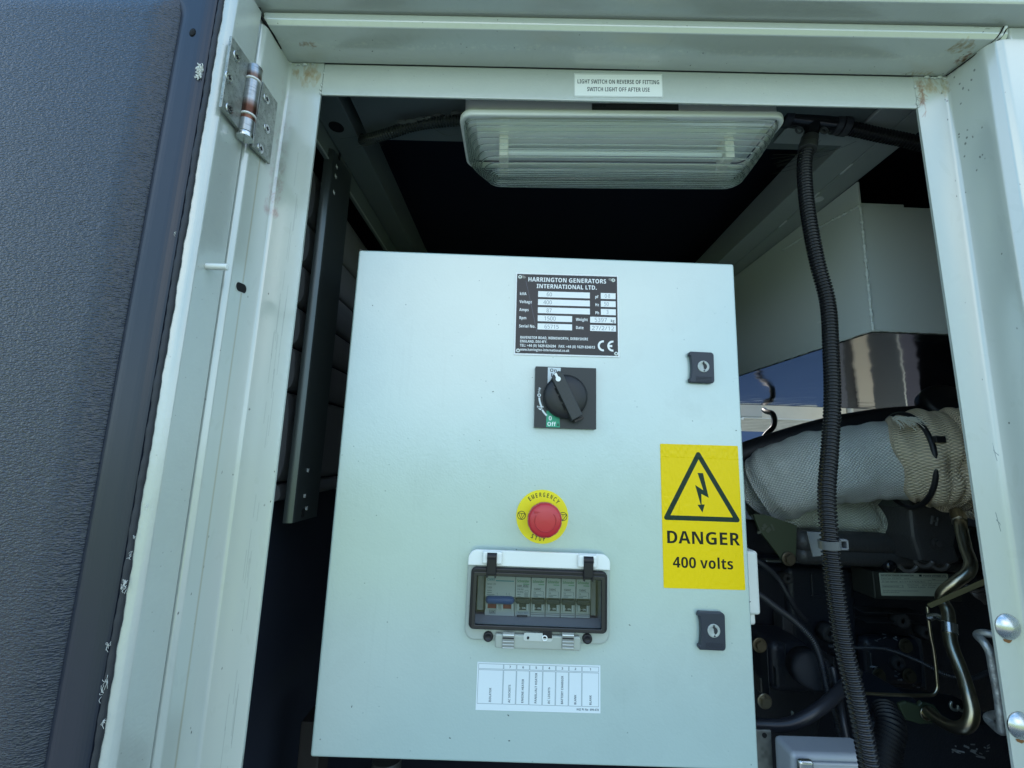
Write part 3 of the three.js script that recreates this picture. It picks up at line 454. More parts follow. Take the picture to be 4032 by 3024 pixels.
// danger sign
{ const q = quad([[1424.6, 958.3], [1593.4, 963.4], [1610, 1274.6], [1434.9, 1269.9]], 0.0002), A = 1554 / 850;
  const tex = canvasTex(850, 1554, (g, w, h) => {
    g.fillStyle = '#f2ce00'; g.fillRect(0, 0, w, h); g.strokeStyle = '#173024'; g.lineJoin = 'round'; g.lineWidth = 52;
    g.beginPath(); g.moveTo(412, 112); g.lineTo(800, 816); g.lineTo(50, 816); g.closePath(); g.stroke();
    g.fillStyle = '#173024'; g.beginPath(); [[392, 318], [455, 318], [508, 588], [430, 548], [428, 662], [462, 662], [434, 750], [384, 668], [418, 666], [366, 452], [452, 508], [398, 322]].forEach(([x, y], i) => g[i ? 'lineTo' : 'moveTo'](x, y)); g.closePath(); g.fill();
    g.fillStyle = '#151a16'; fit(g, 'DANGER', 34, 1022, 786, 132); fit(g, '400 volts', 104, 1284, 636, 112);
  });
  const bub = dataTex(256, (u, v) => pn(u * 40, v * 40, 40, 40, 81) * (v > 0.9 || (u < 0.22 && v > 0.45 && v < 0.62) ? 1 : 0.35), 1);
  const m = part('danger_sign', card(q.w, q.h, 0.0004, 0.0012), phys([0.95, 0.95, 0.95], 0.38, { map: tex, bumpMap: bub, bumpScale: 0.0006, specularIntensity: 0.5 }), cab, 'yellow danger 400 volts warning sign with lightning triangle'); m.position.set(q.x, q.y, 0.0001); m.rotation.z = q.a; }
// circuit schedule label
{ const q = quad([[1032, 1430.4], [1297.5, 1436.6], [1296.5, 1541.6], [1026.5, 1532.7]], 0.0002);
  const tex = canvasTex(1600, 600, (g, w, h) => {
    g.fillStyle = '#dfe9ee'; g.fillRect(0, 0, w, h); noiseInk(g, w, h, 260, 0.6, '150,160,165'); g.strokeStyle = '#4d6470'; g.lineWidth = 4;
    const xs = [22, 348, 516, 684, 854, 1022, 1190, 1360, 1530 + 50], names = ['ISOLATOR', 'AC SOCKETS', 'ENGINE HEATER', 'PANEL/ALT HEATER', 'AC LIGHTS', 'BATTERY CHARGER', 'BLANK', 'BLANK'], len = [178, 226, 300, 382, 206, 354, 122, 122];
    names.forEach((s, i) => { const a = xs[i], b = xs[i + 1] - 9; g.strokeRect(a, 22, b - a, 62); g.strokeRect(a, 98, b - a, 420); g.fillStyle = '#2f3f48'; if (i) fit(g, String(8 - i), (a + b) / 2, 53, 0, 30, '600', 'center'); g.save(); g.translate((a + b) / 2 + (i ? 2 : 4), 500); g.rotate(-Math.PI / 2); fit(g, s, 0, 0, len[i], 28, '600'); g.restore(); });
    g.fillStyle = '#2f3f48'; fit(g, 'HGI Pt No  499-478', 1290, 556, 284, 28, '600');
  });
  const m = part('circuit_label', card(q.w, q.h, 0.0003, 0.0004), std([0.92, 0.92, 0.92], 0.5, 0, { map: tex }), cab, 'white printed circuit schedule label'); m.position.set(q.x, q.y, 0.0001); m.rotation.z = q.a; }
// two door locks
for (const [u0, v0, u1, v1, name] of [[1487.7, 759.3, 1543.8, 828.3, 'upper black cabinet lock'], [1507.1, 1321.5, 1568.3, 1405.9, 'lower black cabinet lock']]) {
  const a = P(u0, v0, 0.006), b = P(u1, v1, 0.006), w = b.x - a.x, h = a.y - b.y, s = new THREE.Shape(), r = 0.0042, hx = w / 2, hy = h / 2;
  s.moveTo(-hx + 0.002, -hy); s.lineTo(hx - r, -hy); s.absarc(hx - r, -hy + r, r, -Math.PI / 2, 0); s.lineTo(hx, hy - r); s.absarc(hx - r, hy - r, r, 0, Math.PI / 2); s.lineTo(-hx + 0.003, hy); s.quadraticCurveTo(-hx, hy, -hx, hy - 0.005); s.lineTo(-hx + 0.0018, hy - 0.0056); s.quadraticCurveTo(-hx + 0.0048, 0, -hx + 0.0018, -hy + 0.0054); s.lineTo(-hx, -hy + 0.0048); s.quadraticCurveTo(-hx, -hy, -hx + 0.002, -hy);
  const lk = part('door_lock', uvm(extr(s, 0.0068, 0.0012)), std([0.02, 0.026, 0.042], 0.42), cab, name); lk.position.set((a.x + b.x) / 2, (a.y + b.y) / 2, 0.0001); lk.rotation.z = -0.012;
  const cx = 0.0018, cy = 0.001, cr = w * 0.235;
  part('lock_barrel', T(latheZ([[0.0001, 0.0005], [cr * 0.58, 0.0005], [cr * 0.62, 0.0012], [cr * 0.95, 0.0013], [cr, 0.0008], [cr, 0]].reverse(), 36), cx, cy, 0.0066), std([0.38, 0.41, 0.40], 0.35, 0.2), lk);
  part('keyhole', T(join([uvm(extr((() => { const k = new THREE.Shape(); k.absarc(0, 0, cr * 0.57, -1.2, 1.9); k.lineTo(0.0002, 0.001); k.lineTo(0.0004, -0.002); return k; })(), 0.0003)), box(-0.0008, 0.0008, cr * 0.5, cr * 0.86, 0.0005, 0.0008, 0), uvm(T(extr(rrect(0.0018, 0.0018, 0.0008), 0.0003), 0.0006, -cr * 0.75, 0.0005))]), cx, cy, 0.0075), M.rubber, lk);
  for (let i = 0; i < 4; i++) part('grip_ridge', box(-hx * 0.55, hx * 0.72, -0.0004, 0.0004, 0, 0.0007, 0.0003).translate(0.001, -hy * (0.62 + i * 0.09), 0.0066), M.navy, lk);
}
// breaker window
{ const tilt = -0.0042, frz = 0.009, F0 = P(...c4(150, 128), frz), F1 = P(...c4(2080, 1370), frz), fc = V((F0.x + F1.x) / 2, (F0.y + F1.y) / 2 - 0.001, 0), fw = F1.x - F0.x, fh = F0.y - F1.y;
  const pale = std([0.40, 0.45, 0.41], 0.35, 0, { map: grime }), smoke = std([0.02, 0.019, 0.022], 0.22), dark = phys([0.016, 0.015, 0.018], 0.3, { specularIntensity: 0.6 });
  const fs = rrect(fw, fh, 0.012); fs.holes.push(rrect(win.w + 0.003, win.h + 0.003, 0.002, win.x - fc.x, win.y - fc.y));
  const fr = part('window_frame', uvm(extr(fs, 0.009, 0.0025)), pale, cab, 'pale plastic frame of the breaker window'); fr.position.set(fc.x, fc.y, 0.0002); fr.rotation.z = tilt;
  // hinge cover strip on top with two hinge blocks and dark clips
  const hy = P(...c4(1100, 210), 0.012).y - fc.y;
  part('hinge_strip', uvm(T(extr((() => { const s = new THREE.Shape(), a = fw / 2 - 0.0006, b = 0.0087, r = 0.0105; s.moveTo(-a, -b); s.lineTo(a, -b); s.lineTo(a, b - r); s.absarc(a - r, b - r, r, 0, Math.PI / 2); s.lineTo(-a + r, b); s.absarc(-a + r, b - r, r, Math.PI / 2, Math.PI); return s; })(), 0.0045, 0.0012), 0, hy - 0.0008, 0.0085)), M.white, fr, 'white hinge strip above the window');
  for (const ex of [[340, 612, 470], [1638, 1905, 1785]]) { const a = P(...c4(ex[0], 200), 0.016), b = P(...c4(ex[1], 200), 0.016), m = P(...c4(ex[2], 250), 0.018);
    part('hinge_block', box(a.x - fc.x, b.x - fc.x, hy - 0.0068, hy + 0.0075, 0.0125, 0.0178, 0.0025), M.white, fr);
    part('hinge_clip', join([uvm(T(new THREE.CylinderGeometry(0.0048, 0.0048, 0.0112, 24), m.x - fc.x, hy + 0.0016, 0.0162, 0, 0, Math.PI / 2)), box(m.x - fc.x - 0.0056, m.x - fc.x + 0.0056, hy - 0.0175, hy + 0.0015, 0.0155, 0.0205, 0.0015), box(m.x - fc.x - 0.0056, m.x - fc.x - 0.0038, hy - 0.021, hy - 0.017, 0.0155, 0.0192, 0.0006), box(m.x - fc.x + 0.0038, m.x - fc.x + 0.0056, hy - 0.021, hy - 0.017, 0.0155, 0.0192, 0.0006)]), dark, fr); }
  // smoked cover: dark rim and clear pane
  const C0 = P(...c4(192, 322), 0.015), C1 = P(...c4(2045, 1232), 0.015), cc = V((C0.x + C1.x) / 2, (C0.y + C1.y) / 2, 0), cw = C1.x - C0.x, chh = C0.y - C1.y;
  const rs = rrect(cw, chh, 0.006); rs.holes.push(rrect(win.w - 0.001, win.h - 0.001, 0.0015, win.x - cc.x, win.y - cc.y));
  const rim = part('cover_rim', uvm(extr(rs, 0.0062, 0.002)), dark, cab, 'smoked dark rim of the hinged window cover'); rim.position.set(cc.x, cc.y, 0.0095); rim.rotation.z = tilt;
  const is = rrect(win.w + 0.006, win.h + 0.006, 0.002); is.holes.push(rrect(win.w - 0.0022, win.h - 0.0022, 0.0012));
  part('rim_step', uvm(T(extr(is, 0.0016, 0.0006), win.x - cc.x, win.y - cc.y, 0.0058)), smoke, rim);
  part('smoked_pane', T(new THREE.PlaneGeometry(win.w - 0.001, win.h - 0.001), win.x - cc.x, win.y - cc.y, 0.0042), phys([0.60, 0.64, 0.65], 0.02, { transmission: 1, thickness: 0, ior: 1.45 }), rim, 'clear smoked window pane');
  // recess lining
  const x0 = win.x - win.w / 2 - 0.0018, x1 = win.x + win.w / 2 + 0.0018, y0 = win.y - win.h / 2 - 0.0018, y1 = win.y + win.h / 2 + 0.0018, tray = std([0.30, 0.31, 0.34], 0.5);
  part('recess', join([box(x0 - 0.002, x0, y0, y1, -0.045, 0.008, 0.0005), box(x1, x1 + 0.002, y0, y1, -0.045, 0.008, 0.0005), box(x0, x1, y1, y1 + 0.002, -0.045, 0.008, 0.0005), box(x0, x1, y0 - 0.002, y0, -0.045, 0.008, 0.0005), box(x0, x1, y0, y1, -0.047, -0.0452, 0.0005)]), tray, cab);
  const sl = P(...c4(1100, 1000), -0.008); part('recess_ledge', uvm(new THREE.BufferGeometry().setFromPoints([V(x0, sl.y, -0.012), V(x1, sl.y - 0.0006, -0.012), V(x1, y0, 0.006), V(x0, sl.y, -0.012), V(x1, y0, 0.006), V(x0, y0, 0.006)]).toNonIndexed()), tray, cab);
  cab.children[cab.children.length - 1].geometry.computeVertexNormals();
  part('blank_plate', box(P(...c4(285, 500), -0.014).x, P(...c4(372, 500), -0.014).x, sl.y + 0.004, y1, -0.016, -0.013, 0.0004), std([0.36, 0.37, 0.36], 0.5), cab);
  part('blank_plate', box(P(...c4(1818, 500), -0.014).x, P(...c4(1885, 500), -0.014).x, sl.y + 0.002, y1, -0.016, -0.013, 0.0004), std([0.36, 0.37, 0.36], 0.5), cab);
  // breakers
  const zb = -0.009, modTex = (kind) => canvasTex(kind === 'iso' ? 512 : 256, 364, (g, w, h) => {
    g.fillStyle = '#c9d0ca'; g.fillRect(0, 0, w, h); g.fillStyle = '#5b6266'; g.fillRect(0, 0, 3, h); g.fillRect(w - 3, 0, 3, h); g.translate(0, 76);
    const sq = (x, y, ww, hh, c = '#5d676c') => { g.fillStyle = c; g.fillRect(x, y, ww, hh); };
    if (kind === 'iso') { g.fillStyle = '#2f8f9c'; fit(g, 'CHNT', 26, 66, 140, 34, 'bold'); sq(176, 72, 310, 14, '#2f8f9c'); g.fillStyle = '#5a6469'; fit(g, 'NH4-125', 28, 126, 150, 26, ''); fit(g, '100A', 30, 174, 84, 28, ''); for (let i = 0; i < 4; i++) sq(30, 206 + i * 28, 80 + 50 * (i > 1), 11, '#8c9498'); g.lineWidth = 3; g.strokeStyle = '#6d777b'; for (const x of [206, 364, 410]) { g.beginPath(); g.moveTo(x, 330); g.lineTo(x, 290); g.lineTo(x + 14, 262); g.moveTo(x, 258); g.lineTo(x, 236); g.stroke(); g.beginPath(); g.arc(x, 254, 5, 0, 7); g.stroke(); } }
    else { g.fillStyle = '#2f8a50'; fit(g, 'Schneider', 22, 74, 206, 36, 'bold'); sq(126, 108, 104, 12, '#6fae84'); g.fillStyle = '#444c50';
      if (kind === 'rcd') { fit(g, 'C60H  45393', 26, 138, 190, 26); sq(24, 154, 196, 4); fit(g, 'C16 S52', 26, 186, 108, 22); fit(g, 'Ion 30mA', 26, 220, 106, 20); fit(g, '240V~', 26, 256, 70, 18); fit(g, '6000', 26, 290, 66, 20); g.strokeStyle = '#5d676c'; g.lineWidth = 3; g.strokeRect(160, 200, 56, 26); for (let i = 0; i < 4; i++) sq(150, 240 + i * 16, 66, 9, '#7d878b'); }
      else { fit(g, 'C60HC', 46, 178, 130, 30); g.strokeStyle = '#6d777b'; g.lineWidth = 3; g.strokeRect(44, 206, 176, 128); fit(g, kind, 50, 228, 34, 20); for (let i = 0; i < 3; i++) sq(50, 250 + i * 18, 74 + 60 * (i === 0), 9, '#7d878b'); g.beginPath(); g.moveTo(216, 206); g.lineTo(216, 250); g.lineTo(204, 266); g.lineTo(222, 286); g.lineTo(206, 304); g.lineTo(218, 330); g.stroke(); } }
  });
  const body = std([0.52, 0.55, 0.52], 0.5), rocker = std([0.035, 0.04, 0.042], 0.45), onTex = canvasTex(128, 96, (g, w, h) => { g.fillStyle = '#272c2e'; g.fillRect(0, 0, w, h); for (const y of [16, 34]) { g.fillStyle = '#3c4346'; g.fillRect(8, y, w - 16, 5); } g.fillStyle = '#e6eaea'; fit(g, 'I · ON', 16, 68, 92, 24); });
  const onMat = std([1, 1, 1], 0.5, 0, { map: onTex });
  const mods = [[382, 788, 'iso', 'wide isolator module with a blue bar and red switches'], [790, 998, 'rcd', 'first black toggle breaker beside the blue isolator'], [1002, 1200, 'C6', 'second black toggle breaker from the isolator'], [1205, 1404, 'C3', 'third black toggle breaker from the isolator'], [1409, 1607, 'C2', 'fourth black toggle breaker from the isolator'], [1612, 1810, 'C4', 'last black toggle breaker at the right end']];
  const yT = (x, y) => P(...c4(x, y), zb).y, cache = {};
  mods.forEach(([a, b, kind, label], i) => {
    const mid = (a + b) / 2, sk = (mid - 590) * 0.028, X0 = P(...c4(a, 700), zb).x, X1 = P(...c4(b, 700), zb).x, w = X1 - X0 - 0.0003, cx = (X0 + X1) / 2, yf = (y) => yT(mid, y + sk);
    const top = y1 - 0.0005, lab = yf(704), togB = yf(895), bot = yf(985);
    const br = part('breaker', box(-w / 2, w / 2, bot, lab - 0.0005, -0.04, zb, 0.0006), body, cab, label); br.position.x = cx;
    part('breaker_label', T(card(w, top - lab, 0.0045, 0.0003), 0, (top + lab) / 2, zb - 0.0005), std([0.85, 0.85, 0.85], 0.5, 0, { map: modTex(kind) }), br);
    const iso = kind === 'iso';
    part('toggle_bar', iso ? uvm(T(new THREE.CapsuleGeometry(0.0046, w - 0.010, 6, 16), 0, yf(752), zb + 0.004, 0, 0, Math.PI / 2)) : box(-w / 2 + 0.0006, w / 2 - 0.0006, yf(790), yf(722), zb, zb + 0.0068, 0.0014), iso ? std([0.02, 0.075, 0.26], 0.35) : rocker, br, iso ? 'blue bar linking two switches' : undefined);
    for (const [l, r] of iso ? [[0.06, 0.42], [0.58, 0.92]] : [[0.2, 0.8]]) {
      const p = part('toggle', iso ? box(-w / 2 + w * l, -w / 2 + w * r, yf(878), yf(810), zb, zb + 0.002, 0.0006) : T(card(w * (r - l), yf(795) - yf(888), 0.002, 0.0004), 0, (yf(795) + yf(888)) / 2, zb), iso ? std([0.22, 0.02, 0.03], 0.4) : onMat, br);
      for (const e of [l, r]) part('toggle_cheek', box(-w / 2 + w * e - 0.0012, -w / 2 + w * e + 0.0012, yf(890), yf(798), zb, zb + 0.004, 0.0008), body, br);
    }
    if (iso) { const t = canvasTex(128, 64, (g, ww, h) => { g.fillStyle = '#c3cac6'; g.fillRect(0, 0, ww, h); g.fillStyle = '#4a5357'; fit(g, 'UK', 10, 34, 96, 44, ''); }); part('marking', T(card(w * 0.24, yf(900) - yf(960), 0.0003, 0.0002), -w * 0.24, yf(930), zb), std([0.66, 0.66, 0.66], 0.5, 0, { map: t }), br); }
    else if (kind === 'rcd') { part('test_button', box(-w * 0.36, w * 0.34, yf(988), yf(962), zb, zb + 0.0012, 0.0004), rocker, br); part('marking', T(card(w * 0.86, yf(912) - yf(952), 0.0003, 0.0002), 0, yf(932), zb), std([0.5, 0.53, 0.56], 0.5, 0, { map: canvasTex(128, 32, (g, ww, h) => { g.fillStyle = '#e3e8ea'; g.fillRect(0, 0, ww, h); g.fillStyle = '#70797d'; fit(g, 'Reptn Tst T', 22, 16, 92, 16, ''); }) }), br); }
    else for (const y of [925, 948]) part('vent_slot', box(-w * 0.47, w * 0.47, yf(y + 7), yf(y), zb, zb + 0.0006, 0.0002), std([0.2, 0.21, 0.22], 0.6), br);
  });
  // screws, latches and the lower tab
  for (const [x, y] of [[424, 1282], [1778, 1305]]) { const p = P(...c4(x, y), 0.013); const s = part('cover_screw', T(latheZ([[0.0001, 0.002], [0.0022, 0.0018], [0.003, 0.0034], [0.0048, 0.0036], [0.0056, 0.002], [0.0056, 0]].reverse(), 28), p.x - fc.x, p.y - fc.y, 0.009), dark, fr); }
  const t0 = P(...c4(520, 1215), 0.012), t1 = P(...c4(1675, 1448), 0.012), tw = t1.x - t0.x, th = t0.y - t1.y, tc = V((t0.x + t1.x) / 2, (t0.y + t1.y) / 2, 0);
  const tab = part('cover_tab', uvm(extr(rrect(tw, th, 0.0025), 0.007, 0.0018)), phys([0.36, 0.39, 0.34], 0.3), cab, 'translucent grey green tab with two latches'); tab.position.set(tc.x, tc.y, 0.0085); tab.rotation.z = tilt;
  for (const x of [695, 1507]) { const p = P(...c4(x, 1320), 0.016); const l = part('latch', box(-0.0068, 0.0068, -0.0085, 0.0085, 0, 0.0016, 0.0006).translate(p.x - tc.x, p.y - tc.y, 0.0066), std([0.24, 0.25, 0.23], 0.5), tab); 
    for (let i = 0; i < 5; i++) part('latch_ridge', box(-0.0064, 0.0064, -0.00055, 0.00055, 0, 0.0016, 0.0004).translate(p.x - tc.x, p.y - tc.y + 0.006 - i * 0.0033, 0.008), i === 1 ? dark : i === 0 ? M.white : std([0.5, 0.52, 0.49], 0.45), tab); }
  const pl = P(...c4(1100, 1275), 0.016); part('padlock_plate', T(extr(rrect(0.0285 * 1.15, 0.0085, 0.003), 0.001), pl.x - tc.x, pl.y - tc.y, 0.0066), std([0.5, 0.53, 0.49], 0.4), tab);
  const k1 = P(...c4(965, 1283), 0.016), k2 = P(...c4(1190, 1285), 0.016), k3 = P(...c4(1228, 1240), 0.016);
  part('tab_hole', T(extr(rrect(0.0024, 0.003, 0.0011), 0.0005), k1.x - tc.x, k1.y - tc.y, 0.0076, 0, 0, -0.4), M.gap, tab); part('tab_eyelet', T(new THREE.TorusGeometry(0.0026, 0.0008, 8, 24), k2.x - tc.x, k2.y - tc.y, 0.008), M.white, tab); part('tab_hook', box(-0.0052, 0.0052, -0.0036, 0.0036, 0, 0.0012, 0.0004).translate(k3.x - tc.x, k3.y - tc.y, 0.0072), dark, tab);
}
// white plastic gland box peeping out behind the right edge
{ const a = P(1612, 1190, -0.04), b = P(1645, 1330, -0.04); part('hinge_cover', box(0.2492, b.x, b.y, a.y, -0.09, -0.04, 0.004), M.white, cab, 'white plastic housing behind the right cabinet edge'); part('hinge_cover', box(0.2492, b.x - 0.004, b.y - 0.014, b.y + 0.01, -0.085, -0.045, 0.004), M.white, cab); }

// ---------------------------------------------------------------- bulkhead lamp under the roof strip
{ const a = F(990, 243, 0.068), b = F(1706, 248, 0.068), w = b.x - a.x, D = 0.104, mid = a.clone().add(b).multiplyScalar(0.5);
  const lamp = thing('bulkhead_lamp', 'white bulkhead lamp with clear ribbed diffuser hanging over the cabinet, switched off', 'lamp');
  lamp.position.copy(mid.clone().applyMatrix4(new THREE.Matrix4().makeRotationY(YAW))); lamp.rotation.set(0, YAW, Math.atan2(b.y - a.y, b.x - a.x));
  const zc = -D / 2;   // own axes: lip underside at y = 0, near edge at z = 0
  const up = (sh, h, y) => uvm(T(extr(sh, h, Math.min(0.0022, h / 3)).rotateX(-Math.PI / 2), 0, y, zc));
  part('lamp_base', up(rrect(w - 0.012, D - 0.012, 0.012), 0.036, 0.0062), phys([0.74, 0.75, 0.69], 0.4), lamp, 'white base of the lamp');
  const lip = rrect(w, D, 0.017); lip.holes.push(rrect(w - 0.012, D - 0.012, 0.012));
  part('lamp_rim', up(lip, 0.0085, -0.0025), M.white, lamp, 'white rim round the diffuser');
  // lofted diffuser: ribs run round it, on the sloping sides and on the flat underside
  const loop = (inset, y, r, out) => { const hw = w / 2 - 0.004 - inset, hd = D / 2 - 0.004 - inset, rr = Math.max(0.0015, Math.min(r, hd * 0.98)), q = []; for (const [sx, sz, a0] of [[1, 1, 0], [-1, 1, Math.PI / 2], [-1, -1, Math.PI], [1, -1, Math.PI * 1.5]]) for (let k = 0; k <= 6; k++) { const t = a0 + k / 6 * Math.PI / 2; q.push([sx * (hw - rr) + Math.cos(t) * rr, y, sz * (hd - rr) + Math.sin(t) * rr]); } return q; };
  const H = 0.052, IN = 0.030, loops = [], RS = 9, RF = 5, K = 8;
  const nx = H / Math.hypot(H, IN), ny = IN / Math.hypot(H, IN);
  for (let k = 0; k <= RS * K; k++) { const t = k / (RS * K), e = Math.abs(Math.sin(t * RS * Math.PI)) * 0.0008; loops.push(loop(IN * Math.pow(t, 1.25) - e * nx, -H * t - e * ny, 0.015 + 0.004 * t)); }
  const IM = D / 2 - 0.004 - 0.0022;
  for (let k = 1; k <= RF * K; k++) { const t = k / (RF * K), e = Math.abs(Math.sin(t * RF * Math.PI)) * 0.0006; loops.push(loop(IN + (IM - IN) * t, -H - e, 0.017 * (1 - t))); }
  const inner = []; for (let k = RF; k >= 1; k--) inner.push(loop(IN + (IM - IN) * k / RF + 0.0002, -H + 0.0022, 0.017 * (1 - k / RF))); for (let k = 12; k >= 0; k--) { const t = k / 12; inner.push(loop(IN * Math.pow(t, 1.25) + 0.0022, -(H - 0.0022) * t, 0.013 + 0.004 * t)); }
  const all = [...loops, ...inner], N = all[0].length, pos = [], idx = [];
  for (const l of all) for (const p of l) pos.push(...p);
  for (let k = 0; k < all.length; k++) { const k2 = (k + 1) % all.length; for (let j = 0; j < N; j++) { const j2 = (j + 1) % N; idx.push(k * N + j, k2 * N + j, k * N + j2, k2 * N + j, k2 * N + j2, k * N + j2); } }
  const g = new THREE.BufferGeometry(); g.setAttribute('position', new THREE.Float32BufferAttribute(pos, 3)); g.setAttribute('uv', new THREE.Float32BufferAttribute(new Float32Array(pos.length / 3 * 2), 2)); g.setIndex(idx); g.computeVertexNormals();
  part('lamp_diffuser', T(toCreasedNormals(g, 0.9), 0, 0, zc), phys([0.96, 0.98, 0.97], 0.03, { transmission: 1, thickness: 0, ior: 1.5 }), lamp, 'clear ribbed plastic diffuser');
  const rib = [], ringAt = (q, r) => rib.push(uvm(new THREE.TubeGeometry(new THREE.CatmullRomCurve3(q.map((p) => V(...p)), true, 'centripetal'), 220, r, 7, true)));
  for (let k = 0; k <= 9; k++) { const t = k / 9; ringAt(loop(IN * Math.pow(t, 1.25), -H * t - 0.0002, 0.015 + 0.004 * t), 0.0012); }
  for (let k = 1; k <= 4; k++) ringAt(loop(IN + (IM - IN) * (k - 0.4) / 4.4, -H - 0.0004, 0.017 * (1 - k / 4.4)), 0.0011);
  part('lamp_rib', T(join(rib), 0, 0, zc), phys([0.93, 0.96, 0.95], 0.06, { transmission: 1, thickness: 0.002, ior: 1.49 }), lamp, 'clear ribs running round the diffuser').userData.kind = 'stuff';
  part('reflector_tray', box(-w / 2 + 0.02, w / 2 - 0.02, 0.001, 0.004, zc - D / 2 + 0.016, zc + D / 2 - 0.016, 0.001), std([0.9, 0.92, 0.89], 0.4), lamp);
  for (const s of [-1, 1]) part('tube_holder', box(s * 0.148 - 0.006, s * 0.148 + 0.006, -0.030, 0.001, zc - 0.014, zc + 0.014, 0.0015), std([0.8, 0.78, 0.66], 0.5), lamp, 'cream tube holder');
  part('lamp_tube', T(new THREE.CylinderGeometry(0.0062, 0.0062, 0.284, 28), 0, -0.016, zc, 0, 0, Math.PI / 2), std([0.84, 0.86, 0.84], 0.25), lamp, 'white fluorescent tube');
  const lt = canvasTex(1024, 64, (g, ww, h) => { g.fillStyle = '#5c5d56'; g.fillRect(0, 0, ww, h); g.fillStyle = '#2b2c2a'; fit(g, 'MADE IN UK', 16, 20, 150, 15); fit(g, 'Park Farm Ind. Est.  Redditch B98 0HU   Tel: (01527) 510333   Fax: 501222   www.lighting.co.uk', 16, 46, 980, 17, ''); });
  part('lamp_label', T(card(0.108, 0.011, 0.0002, 0.0003), 0.0165, 0.0135, -0.0058), std([0.7, 0.7, 0.7], 0.5, 0, { map: lt }), lamp, 'grey maker label on the lamp base');
}

// ---------------------------------------------------------------- conduits and tee
const at = (list) => list.map(([u, v, z]) => P(u, v, z));
{ const tee = thing('conduit_tee', 'black plastic conduit tee with clip collars to the right of the lamp', 'conduit fitting'); 
  const a = P(1690, 255, 0.02), b = P(1828, 274, 0.02), m = P(1757, 265, 0.02), d = P(1745, 318, 0.021), dirc = (p, q, r0, r1) => rod([p, p.clone().lerp(q, 0.5), q], r0, 12, 28);
  part('tee_body', dirc(a, b, 0.0103), M.conduit, tee); part('tee_branch', dirc(m, d, 0.0092), M.conduit, tee);
  const ring = (p, q, t0, t1, r) => rod([p.clone().lerp(q, t0), p.clone().lerp(q, (t0 + t1) / 2), p.clone().lerp(q, t1)], r, 8, 32);
  part('clip_collar', ring(a, b, 0.0, 0.12, 0.0116), M.rubber, tee); part('clip_collar', join([ring(a, b, 0.8, 0.9, 0.0114), ring(a, b, 0.91, 1.02, 0.0121)]), std([0.04, 0.042, 0.046], 0.45), tee);
  part('clip_collar', join([ring(m, d, 0.62, 0.86, 0.0104), ring(m, d, 0.88, 1.14, 0.0112)]), std([0.045, 0.047, 0.05], 0.45), tee, 'grey clip collar at the tee branch');
  for (const [u, v] of [[1726.5, 281], [1780, 282]]) { const p = P(u, v, 0.031); part('screw_lug', T(new THREE.TorusGeometry(0.0042, 0.0013, 10, 28), p.x, p.y, p.z), std([0.05, 0.052, 0.056], 0.4), tee); }
  part('mounting_plate', box(P(1690, 300, 0.0).x, P(1850, 300, 0.0).x, P(1700, 287, 0.0).y - 0.001, P(1700, 287, 0.0).y + 0.001, -0.02, 0.014, 0.0005), M.inner, tee);
  tag(part('corrugated_conduit', corrugated(at([[1744, 322, 0.021], [1738.5, 345, 0.02], [1739, 399.5, 0.02], [1749.5, 486, 0.02], [1767, 573, 0.02], [1787.7, 652.8, 0.021], [1794.7, 757, 0.026], [1798, 861, 0.034], [1793, 965, 0.043], [1786, 1069.5, 0.055], [1791, 1152, 0.064], [1801.6, 1256.6, 0.068], [1822.5, 1395.5, 0.072], [1846.8, 1499.7, 0.075], [1874.5, 1638.6, 0.077], [1890, 1740, 0.078]]), 0.0090, 0.0042), M.conduit, scene), 'long black corrugated conduit hanging down in front of the engine', 'conduit');
  tag(part('corrugated_conduit', corrugated(at([[1822, 275, 0.02], [1860, 282.5, 0.02], [1893.8, 290.5, 0.02], [1951.7, 302, 0.021], [2010, 316, 0.022], [2080, 330, 0.02]]), 0.0090, 0.0042), M.conduit, scene), 'short black corrugated conduit running right from the tee behind the jamb', 'conduit');
  tag(part('corrugated_conduit', corrugated(at([[1000, 260, 0.015], [960, 262, 0.012], [900, 270, 0.0], [840, 288, -0.012], [800, 300, -0.03], [782, 302, -0.055], [772, 280, -0.075], [770, 250, -0.09]]), 0.0076, 0.0042, 0.0018), std([0.03, 0.036, 0.032], 0.35), scene), 'dusty black corrugated conduit running left from the lamp', 'conduit');
  const ds = []; for (let i = 0; i < 7; i++) { const t = i / 6, p = P(mix(985, 870, t), mix(250, 268, t) + 6 * rnd(), mix(0.02, 0.004, t)); ds.push(uvm(T(new THREE.IcosahedronGeometry(0.003 + 0.003 * rnd(), 1).scale(1.6, 0.5, 0.8), p.x, p.y + 0.0045, p.z, 0, 0, 0.3 * rnd()))); }
  const web = [], strand = (u0, v0, z0, u1, v1, z1, sag) => { const p = P(u0, v0, z0), q = P(u1, v1, z1), m2 = p.clone().lerp(q, 0.5).add(V(0, -sag, 0)); web.push(sweep([p, m2, q], () => 0.00022, 10, 4)); };
  for (let i = 0; i < 22; i++) { strand(790 + 30 * rnd(), 285 + 20 * rnd(), -0.02, 770 + 60 * rnd(), 300 + 20 * rnd(), -0.03, 0.004 * rnd()); }
  for (let i = 0; i < 10; i++) strand(1760 + 30 * rnd(), 300 + 40 * rnd(), 0.02, 1650 + 60 * rnd(), 320 + 60 * rnd(), -0.03, 0.01 * rnd());
  strand(990, 290, 0.01, 935, 276, 0.0, 0.006); strand(735, 300, -0.03, 800, 290, -0.03, 0.0); strand(1760, 330, 0.02, 1850, 305, -0.01, 0.004);
  const cw = tag(part('cobweb', join([...ds, ...web]), std([0.10, 0.11, 0.09], 1), scene), 'dusty cobwebs round the lamp and its conduits', 'cobweb'); cw.userData.kind = 'stuff';
